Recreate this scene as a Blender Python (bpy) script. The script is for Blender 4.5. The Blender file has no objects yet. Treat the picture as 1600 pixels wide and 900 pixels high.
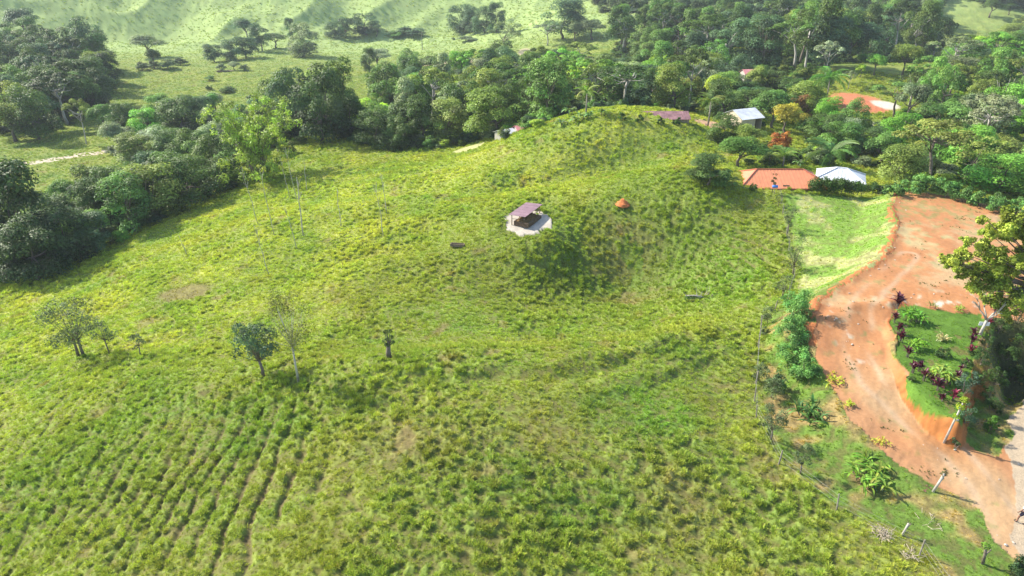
import bpy, bmesh, math, random, time
import numpy as np
from mathutils import Vector, Matrix, Euler
T0 = time.time()
sc = bpy.context.scene
COL = sc.collection
R = math.radians

# ---------------------------------------------------------------- camera
H, PITCH, F = 32.0, R(26.0), 1081.0
cam_d = bpy.data.cameras.new('camera'); cam = bpy.data.objects.new('camera', cam_d); COL.objects.link(cam)
cam.location = (0, 0, H); cam.rotation_euler = (R(90) - PITCH, 0, 0)
cam_d.sensor_width = 36; cam_d.lens = 36 * F / 1600; cam_d.clip_end = 6000; cam_d.clip_start = 0.5
sc.camera = cam
# ---------------------------------------------------------------- light
SUN_EL, SUN_AZ = R(38), R(-62)          # azimuth from +Y towards +X (negative: to the left)
world = bpy.data.worlds.new('World'); sc.world = world; world.use_nodes = True
wn = world.node_tree; sky = wn.nodes.new('ShaderNodeTexSky'); sky.sky_type = 'NISHITA'; sky.sun_disc = False
sky.sun_elevation = SUN_EL; sky.sun_rotation = SUN_AZ
bg = wn.nodes['Background']; bg.inputs['Strength'].default_value = 0.14
wn.links.new(sky.outputs[0], bg.inputs[0])
sl = bpy.data.lights.new('sun', 'SUN'); sl.energy = 4.3; sl.angle = R(0.6); sl.color = (1, .93, .80)
sun = bpy.data.objects.new('sun', sl); COL.objects.link(sun)
sdir = Vector((math.sin(SUN_AZ) * math.cos(SUN_EL), math.cos(SUN_AZ) * math.cos(SUN_EL), math.sin(SUN_EL)))
sun.rotation_euler = sdir.to_track_quat('Z', 'Y').to_euler()
sc.view_settings.view_transform = 'Standard'; sc.view_settings.look = 'None'
sc.view_settings.exposure = 1.14; sc.view_settings.gamma = 1
try:
    sc.cycles.use_denoising = True; sc.cycles.max_bounces = 6; sc.cycles.transparent_max_bounces = 4
    sc.cycles.diffuse_bounces = 3; sc.cycles.volume_bounces = 0; sc.cycles.use_adaptive_sampling = True
    sc.cycles.sample_clamp_indirect = 4
except Exception as e:
    print(e)

# ---------------------------------------------------------------- maths helpers
def hash2(ix, iy, seed):
    n = (ix.astype(np.int64) * 374761393 + iy.astype(np.int64) * 668265263 + seed * 1442695041) & 0xFFFFFFFF
    n = ((n ^ (n >> 13)) * 1274126177) & 0xFFFFFFFF
    n = (n ^ (n >> 16)) & 0xFFFFFFFF
    return n / 4294967295.0
def noise(x, y, seed=0):
    """gradient noise about -1..1"""
    ix = np.floor(x); iy = np.floor(y); fx = x - ix; fy = y - iy
    ux = fx * fx * fx * (fx * (fx * 6 - 15) + 10); uy = fy * fy * fy * (fy * (fy * 6 - 15) + 10)
    def g(dx, dy):
        a = hash2(ix + dx, iy + dy, seed) * 6.2831853
        return np.cos(a) * (fx - dx) + np.sin(a) * (fy - dy)
    a = g(0, 0); b = g(1, 0); c = g(0, 1); d = g(1, 1)
    return 1.5 * ((a * (1 - ux) + b * ux) * (1 - uy) + (c * (1 - ux) + d * ux) * uy)
def fbm(x, y, seed=0, oct=4, gain=.5):
    s = np.zeros_like(x, dtype=float); a = 1.0; tot = 0
    for i in range(oct):
        s += a * noise(x * 2 ** i + 17.3 * i, y * 2 ** i - 9.1 * i, seed + i); tot += a; a *= gain
    return s / tot * 1.5
def sstep(a, b, x):
    t = np.clip((x - a) / (b - a), 0, 1); return t * t * (3 - 2 * t)
cp, sp = math.cos(PITCH), math.sin(PITCH)
def ray(px, py):
    u = (np.asarray(px, float) - 800) / F; v = (np.asarray(py, float) - 450) / F
    return u, cp - v * sp, -sp - v * cp
def unproj(px, py, z):
    dx, dy, dz = ray(px, py); t = (z - H) / dz
    return dx * t, dy * t
def proj(x, y, z):
    d = y * cp - (z - H) * sp
    up = y * sp + (z - H) * cp
    return 800 + F * x / d, 450 - F * up / d
def sdf(poly, x, y):
    """signed distance to a polygon, negative inside"""
    P = np.array(poly, float); n = len(P); d = np.full(np.shape(x), 1e18); ins = np.zeros(np.shape(x), bool)
    for i in range(n):
        a = P[i]; b = P[(i + 1) % n]; e = b - a
        wx = x - a[0]; wy = y - a[1]
        t = np.clip((wx * e[0] + wy * e[1]) / (e @ e), 0, 1)
        d = np.minimum(d, (wx - e[0] * t) ** 2 + (wy - e[1] * t) ** 2)
        c = ((a[1] <= y) != (b[1] <= y))
        with np.errstate(divide='ignore', invalid='ignore'):
            xi = a[0] + (y - a[1]) / (b[1] - a[1] if b[1] != a[1] else 1e-9) * e[0]
        ins ^= c & (x < xi)
    d = np.sqrt(d); return np.where(ins, -d, d)
def pw(pts, z):
    return [tuple(float(c) for c in unproj(a, b, z)) for a, b in pts]

# ---------------------------------------------------------------- terrain: survey points (picture x, y, ground height)
SP = [(800,900,0),(400,900,-.8),(0,900,-5.2),(-300,900,-9),(1100,900,-.2),(1400,900,.2),(1750,900,0),(600,760,.2),(900,760,.3),(250,760,-2.8),(0,760,-6.5),
(1150,760,.1),(0,650,-8.2),(200,650,-4.6),(400,680,-1.6),(640,640,.3),(900,610,1.0),(1080,560,.3),(1180,500,-.7),(800,590,1.0),(560,590,-.4),(400,590,-3.0),(240,560,-6.0),
(120,545,-8),(0,560,-10.2),(620,540,-2.0),(760,530,-1.8),(900,520,-3.4),(1020,480,-5.2),(700,460,-5.0),(860,440,-5.9),(850,392,-3.6),(1000,430,-6.2),(600,450,-5.4),(480,500,-4.6),(350,500,-6.6),
(200,450,-9.6),(0,450,-15.5),(400,400,-6.8),(200,362,-13),(340,298,-12.5),(470,222,-9.5),(620,232,-8.5),(740,236,-5),(500,300,-7.5),(650,270,-5.2),(600,370,-5.2),
(800,217,-.4),(860,200,1.9),(950,187,4.0),(1050,195,3.4),(1095,212,1.6),(950,250,-.9),(1080,255,.4),(820,268,-2),(700,330,-3.2),
(830,350,-1.4),(930,345,-1.9),(980,306,.8),(1070,300,1.8),(1150,292,1.75),(1215,296,1.75),(1270,299,1.7),(1080,360,-1.4),(1150,400,-1.9),(1060,440,-5.4),(1225,400,-1.3),(1235,450,-1.4),
(1190,640,-.3),(1300,780,0),(1250,600,.3),(1310,310,1.5),(1320,400,1.0),(1290,450,.6),
(1450,292,-1),(1600,310,-2.5),(1500,200,-3.5),(1600,150,-3),(1340,165,-3),(1330,110,0),(1300,80,-6),(1400,70,-8),(1200,90,-9),(1150,180,-4),(1250,235,-1.5),
(1500,55,-7),(1520,22,0),(1590,40,-4),(1460,100,-14),(1580,95,-12),
(300,62,-21),(100,60,-20),(420,75,-21),(620,48,-19),(660,100,-20),(560,130,-20),(560,175,-16),(400,130,-20.5),(250,110,-21),(100,230,-20.5),(0,250,-20.5),(200,205,-20.5),(180,250,-20),(0,330,-20),
(130,330,-19),(820,80,-17),(900,70,-13),(960,95,-11),(850,130,-13),(700,180,-13),(1000,140,-9),(1080,100,-9),(900,30,-6),(770,40,-16),(880,180,-8),(1000,172,-4),(700,215,-11.5),(560,205,-14),(400,190,-18)]
SPW = [tuple(float(c) for c in unproj(a, b, z)) + (z,) for a, b, z in SP]
SPW += [(0,-40,0),(-50,-20,-6),(60,-30,-2),(-30,5,-2.5),(20,12,0),(50,18,-1),(-70,30,-11),(-110,60,-18),(75,40,-4),(90,70,-4),(130,110,-6),
        (-420,560,30),(-300,600,34),(-180,600,26),(-60,640,30),(60,640,16),(150,600,2),(260,560,-2),(330,470,6),(300,620,-6),(420,520,0),(-330,430,0),(-420,300,-12),(-250,260,-21),(-200,150,-21),
        (200,200,-6),(240,280,-8),(330,300,-10),(-500,900,60),(0,1000,50),(500,900,30),(-700,500,40),(700,500,10),(0,3000,60),(-2500,2500,60),(2500,2500,60),(3000,0,0),(-3000,0,0),(0,-300,-10),(300,-100,-10),(-300,-100,-22)]
SPW = np.array(SPW)
def tps_fit(P, lam):
    X = P[:, :2] / 100; n = len(X)
    d2 = ((X[:, None] - X[None]) ** 2).sum(-1); K = .5 * d2 * np.log(d2 + 1e-12) + lam * np.eye(n)
    Q = np.c_[np.ones(n), X]; A = np.zeros((n + 3, n + 3)); A[:n, :n] = K; A[:n, n:] = Q; A[n:, :n] = Q.T
    b = np.r_[P[:, 2], 0, 0, 0]
    return X, np.linalg.solve(A, b)
TX, TW = tps_fit(SPW, 2e-3)
def base0(x, y):
    x = np.asarray(x, float); y = np.asarray(y, float); sh = x.shape
    X = np.c_[x.ravel(), y.ravel()] / 100; out = TW[-3] + X @ TW[-2:]
    for i in range(len(TX)):
        d2 = (X[:, 0] - TX[i, 0]) ** 2 + (X[:, 1] - TX[i, 1]) ** 2
        out += TW[i] * .5 * d2 * np.log(d2 + 1e-12)
    return out.reshape(sh)

# road, yard, garden: outlines drawn in plan from the survey height of each
PATCHES = [(1340,161,7.5,11,-3,(.46,.16,.08)),(1384,164,3,5,-3,(.5,.46,.38)),(1345,191,3,4.5,-3,(.5,.44,.36)),(570,172,5.5,16,-16,(.36,.22,.14)),(690,98,20,17,-19,(.34,.25,.17)),(620,105,6,8,-19,(.30,.20,.12)),(820,82,4,16,-17,(.40,.30,.21)),(1110,195,3.5,3,1,(.45,.28,.17)),(735,232,4,4,-4,(.36,.36,.16))]
PXY = {}
def bare(x, y):
    b = np.zeros(x.shape)
    for p in PATCHES:
        if p[:2] not in PXY: q = at(*p[:2]); PXY[p[:2]] = (float(q[0][0]), float(q[1][0]))
        a, c = PXY[p[:2]]; b = np.maximum(b, np.exp(-((x - a) / p[2]) ** 2 - ((y - c) / p[3]) ** 2))
    return b
PADZ = 3.0
PAD = pw([(1412,303),(1470,309),(1552,324),(1640,340),(1760,400),(1760,520),(1640,512),(1545,490),(1500,492),(1450,480),(1405,470),(1330,474),(1296,490),(1268,500),(1285,470),(1330,440),(1385,408),(1405,360),(1396,325)], PADZ)
ROADP = [(1330,474,2.7),(1400,474,2.9),(1392,500,2.7),(1388,540,2.4),(1400,580,2.0),(1435,625,1.5),(1480,668,1.05),(1530,705,.75),(1560,712,.6),(1580,690,.55),(1590,650,.5),(1640,600,.4),
         (1760,600,.3),(1760,900,.1),(1640,900,.1),(1575,870,.2),(1545,830,.3),(1520,790,.4),(1480,765,.5),(1420,735,.7),(1370,700,.9),(1330,660,1.2),(1302,610,1.5),(1285,570,1.9),(1272,530,2.2),(1268,495,2.5)]
ROAD = [tuple(float(c) for c in unproj(a, b, z)) for a, b, z in ROADP]
ROADW = np.array([(*unproj(a, b, z), z) for a, b, z in ROADP + [(1340,520,2.4),(1350,600,1.7),(1420,680,1.0),(1500,730,.65),(1600,780,.35)]])
GRAV = [tuple(float(c) for c in unproj(a, b, z)) for a, b, z in [(1592,905,.1),(1590,800,.3),(1582,740,.5),(1572,700,.5),(1580,660,.45),(1600,622,.4),(1700,540,.2),(1900,480,0),(1900,900,0)]]
GARD = pw([(1402,482),(1440,478),(1500,490),(1536,492),(1530,530),(1520,580),(1505,630),(1500,655),(1470,640),(1432,605),(1404,560),(1393,520)], 2.75)
FORMS = [(pw([(60,562),(240,548),(400,575),(560,588),(700,594),(850,600),(980,575),(1100,535),(1180,500)], -1.5), 1.0, 4.0), (pw([(250,498),(400,500),(520,512),(640,530),(800,540),(950,524),(1080,495)], -4), -1.1, 4.5),
         (pw([(300,345),(430,335),(560,328),(700,322),(790,305)], -6), 1.0, 5.5), (pw([(380,400),(520,395),(660,385),(760,375)], -5.5), -.8, 5.0), (pw([(480,470),(560,430),(640,400)], -5), .7, 4.0)]
DOMES = [(pw([(862,392)], -3)[0], 1.0, 6, 4.5), (pw([(930,440)], -5.5)[0], -1.0, 13, 7), (pw([(1070,318)], .8)[0], 1.3, 11, 5.5), (pw([(955,207)], 2.5)[0], 1.7, 15, 8)]
CREASE = pw([(560,262),(660,272),(760,284),(860,276),(960,264),(1080,254)], -1.5); CREST = pw([(860,305),(950,296),(1040,288),(1120,286),(1200,292)], 1.2); SHP = (*[float(c) for c in unproj(824, 352, -1.5)], -1.5)
def pline(ln, x, y):
    d = np.full(x.shape, 1e9); sd = np.zeros(x.shape); e = np.ones(x.shape)
    n = len(ln) - 1
    for i in range(n):
        ax, ay = ln[i]; bx, by = ln[i+1]; ex, ey = bx - ax, by - ay; t = ((x-ax)*ex + (y-ay)*ey) / (ex*ex + ey*ey); tt = np.clip(t, 0, 1)
        q = np.hypot(x - ax - ex*tt, y - ay - ey*tt); s = np.sign(ex*(y-ay) - ey*(x-ax)); k = q < d
        u = (i + tt) / n; d = np.where(k, q, d); sd = np.where(k, s * q, sd); e = np.where(k, np.clip(np.minimum(u, 1 - u) * 6, 0, 1), e)
    return sd, e
SHG = None
def idw(P, x, y):
    n = np.zeros(x.shape); w = np.zeros(x.shape)
    for a in P:
        q = 1 / (((x - a[0]) ** 2 + (y - a[1]) ** 2) ** 1.5 + .05); n += q * a[2]; w += q
    return n / w
def base(x, y):
    x = np.asarray(x, float); y = np.asarray(y, float)
    h = base0(x, y)
    m = (y > 80) & (y < 150) & (x > -40) & (x < 50)
    if m.any():
        h = h.copy(); d, e = pline(CREASE, x[m], y[m]); h[m] -= e * 1.7 * np.exp(-(d / 4.2) ** 2)
        d, e = pline(CREST, x[m], y[m]); h[m] += e * 1.1 * np.exp(-(d / 5) ** 2)
    m = (y > 25) & (y < 160) & (x > -90) & (x < 60)
    if m.any():
        h = h.copy(); X, Y, hh = x[m], y[m], h[m]
        for ln, am, wd in FORMS:
            d, e = pline(ln, X, Y); hh = hh + e * am * np.exp(-(d / wd) ** 2)
        for (a, b), am, rx, ry in DOMES: hh = hh + am * np.exp(-((X - a) / rx) ** 2 - ((Y - b) / ry) ** 2)
        h[m] = hh
    q = (1 - sstep(2.8, 7.0, np.hypot((x - SHP[0]), (y - SHP[1]) * .85))); h = h if SHG is None else h * (1 - q) + (SHG[0] + (x - SHP[0]) * SHG[1] + (y - SHP[1]) * SHG[2]) * q
    m = (x > 15) & (x < 95) & (y > 20) & (y < 110)
    if m.any():
        xs, ys, hs = x[m], y[m], h[m]
        dp = sdf(PAD, xs, ys); dr = sdf(ROAD, xs, ys); dg = sdf(GARD, xs, ys)
        padh = PADZ + (ys - 60) * .012
        rz = idw(ROADW, xs, ys)
        wr = 1 - sstep(0, 3.2, dr); hs = hs * (1 - wr) + rz * wr
        bank = np.exp(-((dp - .5) / .8) ** 2) * (.22 + .16 * noise(xs / 1.5, ys / 1.5, 91)) * sstep(50, 54, ys) * (1 - sstep(48, 52, xs))
        wp = 1 - sstep(0, 4.5, dp); hs = hs * (1 - wp) + padh * wp + bank
        # gully to the right of the garden
        gx, gy = unproj(1556, 560, -.3)
        q = np.exp(-(((xs - gx - (ys - gy) * .25) / 2.8) ** 2) - ((ys - gy) / 9) ** 2); hs = hs - 3.0 * q * sstep(.3, 3, dp) * sstep(0, 1.5, dr)
        wg = 1 - sstep(-.1, 1, dg / (.75 + 2.6 * sstep(unproj(1500, 560, 2.7)[0], unproj(1535, 560, 2.7)[0], xs))); hs = hs * (1 - wg) + (2.75 - .02 * (54 - ys)) * wg
        h = h.copy(); h[m] = hs
    return h
_g = base(np.array([SHP[0], SHP[0] + 2.5, SHP[0] - 2.5, SHP[0], SHP[0]]), np.array([SHP[1], SHP[1], SHP[1], SHP[1] + 2.5, SHP[1] - 2.5])); SHG = (float(_g.mean()), .5 * float(_g[1] - _g[2]) / 5, .5 * float(_g[3] - _g[4]) / 5)
# cones and spurs on the far hills
HB = []
for a, b, z, hh, rx, ry in [(335,58,-20,13,32,30),(205,40,-18,12,40,60),(60,30,-15,14,45,50),(520,30,-16,10,60,40),(440,45,-17,7,40,40),(700,20,-12,8,60,60),(1530,40,-6,9,38,36),(880,25,-10,6,50,50)]:
    x_, y_ = unproj(a, b, z); HB.append((float(x_), float(y_) + ry * .6, hh * .6, rx, ry))
def macro(x, y):
    h = base(x, y)
    m = (y > 300)
    if m.any():
        xs, ys = x[m], y[m]; hs = h[m]
        for a, b, hh, rx, ry in HB:
            q = np.sqrt(((xs - a) / rx) ** 2 + ((ys - b) / ry) ** 2); hs = hs + hh * np.clip(1 - q, 0, 1) ** 1.4 * 1.1
        am = sstep(430, 520, ys) * (1 - sstep(40, 160, xs))
        wx = xs + 14 * noise(xs / 60, ys / 60, 5); wy = ys + 14 * noise(xs / 60 + 9, ys / 60, 6)
        rid = 1 - np.abs(fbm(wx / 80, wy / 110, 31, 3, .35)) * 2.0
        hs = hs + am * 6.5 * rid
        h = h.copy(); h[m] = hs
    return h
def at(px, py):
    """ground points seen at picture positions"""
    px = np.atleast_1d(np.asarray(px, float)); py = np.atleast_1d(np.asarray(py, float))
    dx, dy, dz = ray(px, py)
    ts = np.exp(np.linspace(np.log(28), np.log(1500), 420))
    X = dx[:, None] * ts; Y = dy[:, None] * ts; Z = H + dz[:, None] * ts
    g = Z - macro(X, Y)
    k = np.argmax(g < 0, axis=1); k = np.where((g < 0).any(1), k, len(ts) - 1); k = np.maximum(k, 1)
    i = np.arange(len(px)); g0 = g[i, k - 1]; g1 = g[i, k]; f = np.clip(g0 / (g0 - g1 + 1e-9), 0, 1)
    t = ts[k - 1] + (ts[k] - ts[k - 1]) * f
    return dx * t, dy * t, t
def hum(x, y):
    """grass hummocks, 0..1"""
    wx = x + .5 * noise(x / 2.1, y / 2.1, 77); wy = y * .9
    a = noise(wx / .78, wy / .66, 3); b = noise(wx / .38, wy / .34, 4); c = noise(wx / 3.6, wy / 3.2, 12)
    return np.clip(.40 + .85 * a + .5 * b + .28 * c, 0, 1.3)
def gauss(x, y, px, py, rx, ry, z):
    a, b = unproj(px, py, z); return np.exp(-((x - a) / rx) ** 2 - ((y - b) / ry) ** 2)
LIPS = [(pw([(560,592),(700,600),(820,600),(900,590),(1000,560),(1100,525),(1195,490)], .3), 1.0), (pw([(860,650),(960,620),(1060,585),(1160,545)], .3), .7), (pw([(480,560),(560,575),(640,560)], -.5), .6), (pw([(900,560),(1000,530),(1090,495)], -1), .6), (pw([(120,640),(230,600),(330,640),(420,640)], -4), .5)]
SHX, SHY, _ = at(824, 351); SHX, SHY = float(SHX[0]), float(SHY[0])
def micro(x, y, h):
    """fine relief on top of the macro form; returns dz, hummock value, groove value"""
    r = np.hypot(x, y)
    hm = hum(x, y)
    # cattle terraces follow the contours
    jw = np.where(x < 0, .6, 1); hw = h + jw * (.14 * noise(x / 4.0, y / 4.0, 21) + .05 * noise(x / 1.1, y / 1.1, 22))
    tz = hw / np.where(x < 0, .33, .55)
    tr = np.abs(tz - np.round(tz)) * 2
    groove = 1 - sstep(.0, .5, tr)
    zone = np.maximum.reduce([gauss(x, y, 250, 760, 17, 11, -3), gauss(x, y, 420, 800, 9, 9, -1), .9 * gauss(x, y, 1170, 385, 10, 13, -1), .8 * gauss(x, y, 30, 680, 8, 9, -7),
                              .5 * gauss(x, y, 1080, 560, 10, 6, 0), .5 * gauss(x, y, 960, 350, 8, 8, -1)])
    brk = sstep(-.7, -.1, noise(x / 5, y / 7, 41))
    gv = groove * zone * brk
    near = 1 - sstep(170, 260, r)
    lip = np.zeros(x.shape)
    m = (r < 90) & (y > 30)
    if m.any():
        for ln, am in LIPS:
            d, sgn = pline(ln, x[m], y[m]); d = d + .5 * noise(x[m] / 2.5, y[m] / 2.5, 44); lip[m] += am * (.30 * np.exp(-((d - .6) / 1.1) ** 2) - .30 * np.exp(-((d + .7) / .8) ** 2)) * (.4 + .6 * sstep(-.5, .3, noise(x[m] / 3, y[m] / 3, 45))) * sgn
    rough = sstep(-.5, .5, noise(x / 13, y / 13, 51)) * .85 + .15
    dz = near * (.30 * hm * rough - .36 * gv) + lip + .35 * fbm(x / 9, y / 9, 8, 3) * near
    far = sstep(200, 300, r)
    dz = dz + far * (.5 * fbm(x / 6, y / 6, 9, 4) + .5 * noise(x / 25, y / 25, 10))
    hz = sstep(400, 460, y)
    tz2 = (h + .8 * noise(x / 20, y / 20, 25)) / 1.7
    dz = dz + hz * .4 * sstep(.3, .9, np.abs(tz2 - np.round(tz2)) * 2)
    return dz, hm, gv
WP = [(SHX, SHY)]
def masks(x, y):
    """surface classes 0 grass,1 dirt,2 gravel road,3 lawn,4 trampled pad"""
    jx = x + .10 * noise(x / .7, y / .7, 61) + .5 * noise(x / 2.6, y / 2.6, 62); jy = y + .10 * noise(x / .8, y / .8, 63) + .5 * noise(x / 2.4, y / 2.4, 64)
    c = np.zeros(x.shape, int); m = (x > 12) & (x < 140) & (y > 15) & (y < 120)
    if m.any():
        q = c[m]; X, Y = jx[m], jy[m]
        q[(sdf(PAD, X, Y) < 0) | (sdf(ROAD, X, Y) < 0)] = 1
        q[sdf(GRAV, X, Y) < 0] = 2
        q[sdf(GARD, X, Y) < .02] = 3
        c[m] = q
    # trampled pad round the feeding trough
    e = ((x - SHX) / 3.4) ** 2 + ((y - SHY - .7) / 3.4) ** 2 + .45 * noise(x / 1.6, y / 1.6, 66) + .2 * noise(x / .6, y / .6, 67)
    c[e < 1] = 4
    return c
def grass_colour(x, y):
    """sward colour with sun and shade zones painted in, linear rgb, and cover 0..1"""
    n1 = fbm(x / 14, y / 14, 101, 3); n2 = fbm(x / 4.5, y / 4.5, 102, 3); n3 = noise(x / 1.4, y / 1.4, 103); n4 = fbm(x / 7, y / 7, 104, 3)
    yel = np.array([.235, .262, .052]); grn = np.array([.12, .19, .034]); oli = np.array([.17, .19, .03]); brn = np.array([.19, .15, .06])
    t = np.clip(.52 + .5 * n1 + .35 * n2 + .2 * n3, 0, 1)[..., None]
    c = grn * (1 - t) + yel * t
    lush = sstep(-.8, .4, n2)[..., None] * np.clip(.6 * gauss(x, y, 1050, 650, 3.5, 4, 0) + .55 * gauss(x, y, 930, 370, 9, 12, -2) + .6 * gauss(x, y, 850, 490, 9, 5, -3) + .6 * gauss(x, y, 1150, 430, 8, 12, -2) + .45 * gauss(x, y, 100, 740, 14, 12, -5) + .7 * gauss(x, y, 1010, 650, 2.5, 3, 0) + .3 * gauss(x, y, 660, 580, 9, 4, 0), 0, 1)[..., None]
    c = c * (1 - lush) + np.array([.105, .22, .028]) * lush
    o = (sstep(.15, .7, n4) * .55)[..., None]; c = c * (1 - o) + oli * o
    painted_shade = np.clip(.8 * gauss(x, y, 680, 430, 16, 13, -5) + .7 * gauss(x, y, 880, 410, 12, 9, -5) + .45 * gauss(x, y, 220, 720, 22, 12, -4) + .5 * gauss(x, y, 520, 540, 14, 5, -2) + .5 * gauss(x, y, 750, 830, 26, 13, 0), 0, .8)[..., None] * sstep(-.9, .5, n2)[..., None]; c = c * (1 - .55 * painted_shade) + np.array([.085, .115, .02]) * .55 * painted_shade  # shade of the bowl and near slopes painted into the grass colour
    light = np.clip(gauss(x, y, 450, 350, 40, 45, -7) + gauss(x, y, 0, 500, 40, 25, -12) + .5 * gauss(x, y, 950, 225, 40, 25, 1), 0, 1)[..., None]  # sunlight on the left slope and knoll painted as paler grass
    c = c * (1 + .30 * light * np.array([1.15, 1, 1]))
    b = np.clip(sstep(.38, .95, fbm(x / 3.2, y / 3.2, 105, 3) + .35 * noise(x / 11, y / 11, 106)) * .8
                + 1.1 * sstep(.35, .8, gauss(x, y, 290, 470, 4.5, 3.2, -9)) + .8 * gauss(x, y, 985, 370, 4.0, 4.5, -2) * (n2 > -.2) + .8 * gauss(x, y, 985, 436, 4.5, 1.5, -4.4)
                + .5 * gauss(x, y, 640, 700, 5, 2.2, 0) + .4 * gauss(x, y, 860, 690, 4, 3, 0) + .5 * gauss(x, y, 1060, 800, 3, 4, 0), 0, 1) * sstep(20, 28, y)
    strip = sstep(16, 18, x - 0.0) * 0
    # mown strip between the fence and the road
    m = (x > 14) & (x < 75) & (y > 15) & (y < 91)
    mown = np.zeros(x.shape)
    if m.any():
        fx = np.interp(y[m], FENY, FENX); mown[m] = sstep(.2, 1.2, x[m] - fx)
    mm = mown[..., None]
    soil = sstep(.05, .55, n2 * .9 + .6 * n3 + .15 - .7 * sstep(58, 70, y))[..., None]
    straw = sstep(-.1, .5, noise(x / 3.2 + y / 9, y / 7, 107) + .5 * n3 - .2 + .5 * gauss(x, y, 1320, 400, 5, 8, 2))[..., None]
    near_c = np.array([.11, .18, .03]) * (1 - .75 * soil) + np.array([.34, .22, .10]) * .75 * soil
    far_c = np.array([.16, .26, .045]) * (1 - .8 * straw) + np.array([.34, .34, .15]) * .8 * straw
    w = sstep(58, 66, y)[..., None]
    c = c * (1 - mm) + (near_c * (1 - w) + far_c * w) * mm
    b = b * (1 - .8 * mown)
    B = b[..., None]; c = c * (1 - .8 * B) + brn * .8 * B
    cover = 1 - .85 * b
    return c, cover, mown
FEN = [(1212,296,1.0),(1217,325,.6),(1226,360,0),(1236,395,-.7),(1242,430,-1.2),(1236,450,-1.3),(1228,480,-1.1),(1190,500,-.8),(1182,560,-.2),(1178,640,-.2),(1185,690,-.1),(1230,740,0),(1280,790,0),(1340,810,.1),(1400,835,.1),(1450,880,.2),(1520,990,.2)]
FW = sorted([tuple(float(c) for c in unproj(a, b, z)) for a, b, z in FEN], key=lambda q: q[1])
FENY = np.array([q[1] for q in FW]); FENX = np.array([q[0] for q in FW])

# ---------------------------------------------------------------- material helpers
def new_mat(name):
    m = bpy.data.materials.new(name); m.use_nodes = True; nt = m.node_tree; nt.nodes.clear(); return m, nt
def plain(name, col, rough=.7, noise_amt=.25, scale=6.0, metal=0.0, spec=.3, bump=0.0, wave=None):
    m, nt = new_mat(name); N = nt.nodes; L = nt.links
    out = N.new('ShaderNodeOutputMaterial'); b = N.new('ShaderNodeBsdfPrincipled'); L.new(b.outputs[0], out.inputs[0])
    tc = N.new('ShaderNodeTexCoord'); nz = N.new('ShaderNodeTexNoise'); nz.inputs['Scale'].default_value = scale; nz.inputs['Detail'].default_value = 6
    L.new(tc.outputs['Object'], nz.inputs['Vector'])
    mr = N.new('ShaderNodeMapRange'); mr.inputs[1].default_value = .3; mr.inputs[2].default_value = .7; mr.inputs[3].default_value = 1 - noise_amt; mr.inputs[4].default_value = 1 + noise_amt
    L.new(nz.outputs['Fac'], mr.inputs[0])
    mx = N.new('ShaderNodeMix'); mx.data_type = 'RGBA'; mx.blend_type = 'MULTIPLY'; mx.inputs[0].default_value = 1
    mx.inputs[6].default_value = (*col, 1); L.new(mr.outputs[0], mx.inputs[7]); L.new(mx.outputs[2], b.inputs['Base Color'])
    b.inputs['Roughness'].default_value = rough; b.inputs['Metallic'].default_value = metal; b.inputs['Specular IOR Level'].default_value = spec
    if bump:
        bp = N.new('ShaderNodeBump'); bp.inputs['Strength'].default_value = bump; bp.inputs['Distance'].default_value = .05
        L.new(nz.outputs['Fac'], bp.inputs['Height']); L.new(bp.outputs[0], b.inputs['Normal'])
    return m
def ground_mat(name, fine=(9.0, .35), bump=.5, spec=.15):
    m, nt = new_mat(name); N = nt.nodes; L = nt.links
    out = N.new('ShaderNodeOutputMaterial'); b = N.new('ShaderNodeBsdfPrincipled'); L.new(b.outputs[0], out.inputs[0])
    at_ = N.new('ShaderNodeAttribute'); at_.attribute_name = 'col'
    geo = N.new('ShaderNodeNewGeometry')
    n1 = N.new('ShaderNodeTexNoise'); n1.inputs['Scale'].default_value = fine[0]; n1.inputs['Detail'].default_value = 8; n1.inputs['Roughness'].default_value = .7
    L.new(geo.outputs['Position'], n1.inputs['Vector'])
    mr = N.new('ShaderNodeMapRange'); mr.inputs[1].default_value = .3; mr.inputs[2].default_value = .7; mr.inputs[3].default_value = 1 - fine[1]; mr.inputs[4].default_value = 1 + fine[1]
    L.new(n1.outputs['Fac'], mr.inputs[0])
    mx = N.new('ShaderNodeMix'); mx.data_type = 'RGBA'; mx.blend_type = 'MULTIPLY'; mx.inputs[0].default_value = 1
    L.new(at_.outputs['Color'], mx.inputs[6]); L.new(mr.outputs[0], mx.inputs[7]); L.new(mx.outputs[2], b.inputs['Base Color'])
    bp = N.new('ShaderNodeBump'); bp.inputs['Strength'].default_value = bump; bp.inputs['Distance'].default_value = .12
    L.new(n1.outputs['Fac'], bp.inputs['Height']); L.new(bp.outputs[0], b.inputs['Normal'])
    b.inputs['Roughness'].default_value = .95; b.inputs['Specular IOR Level'].default_value = spec
    return m
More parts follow.
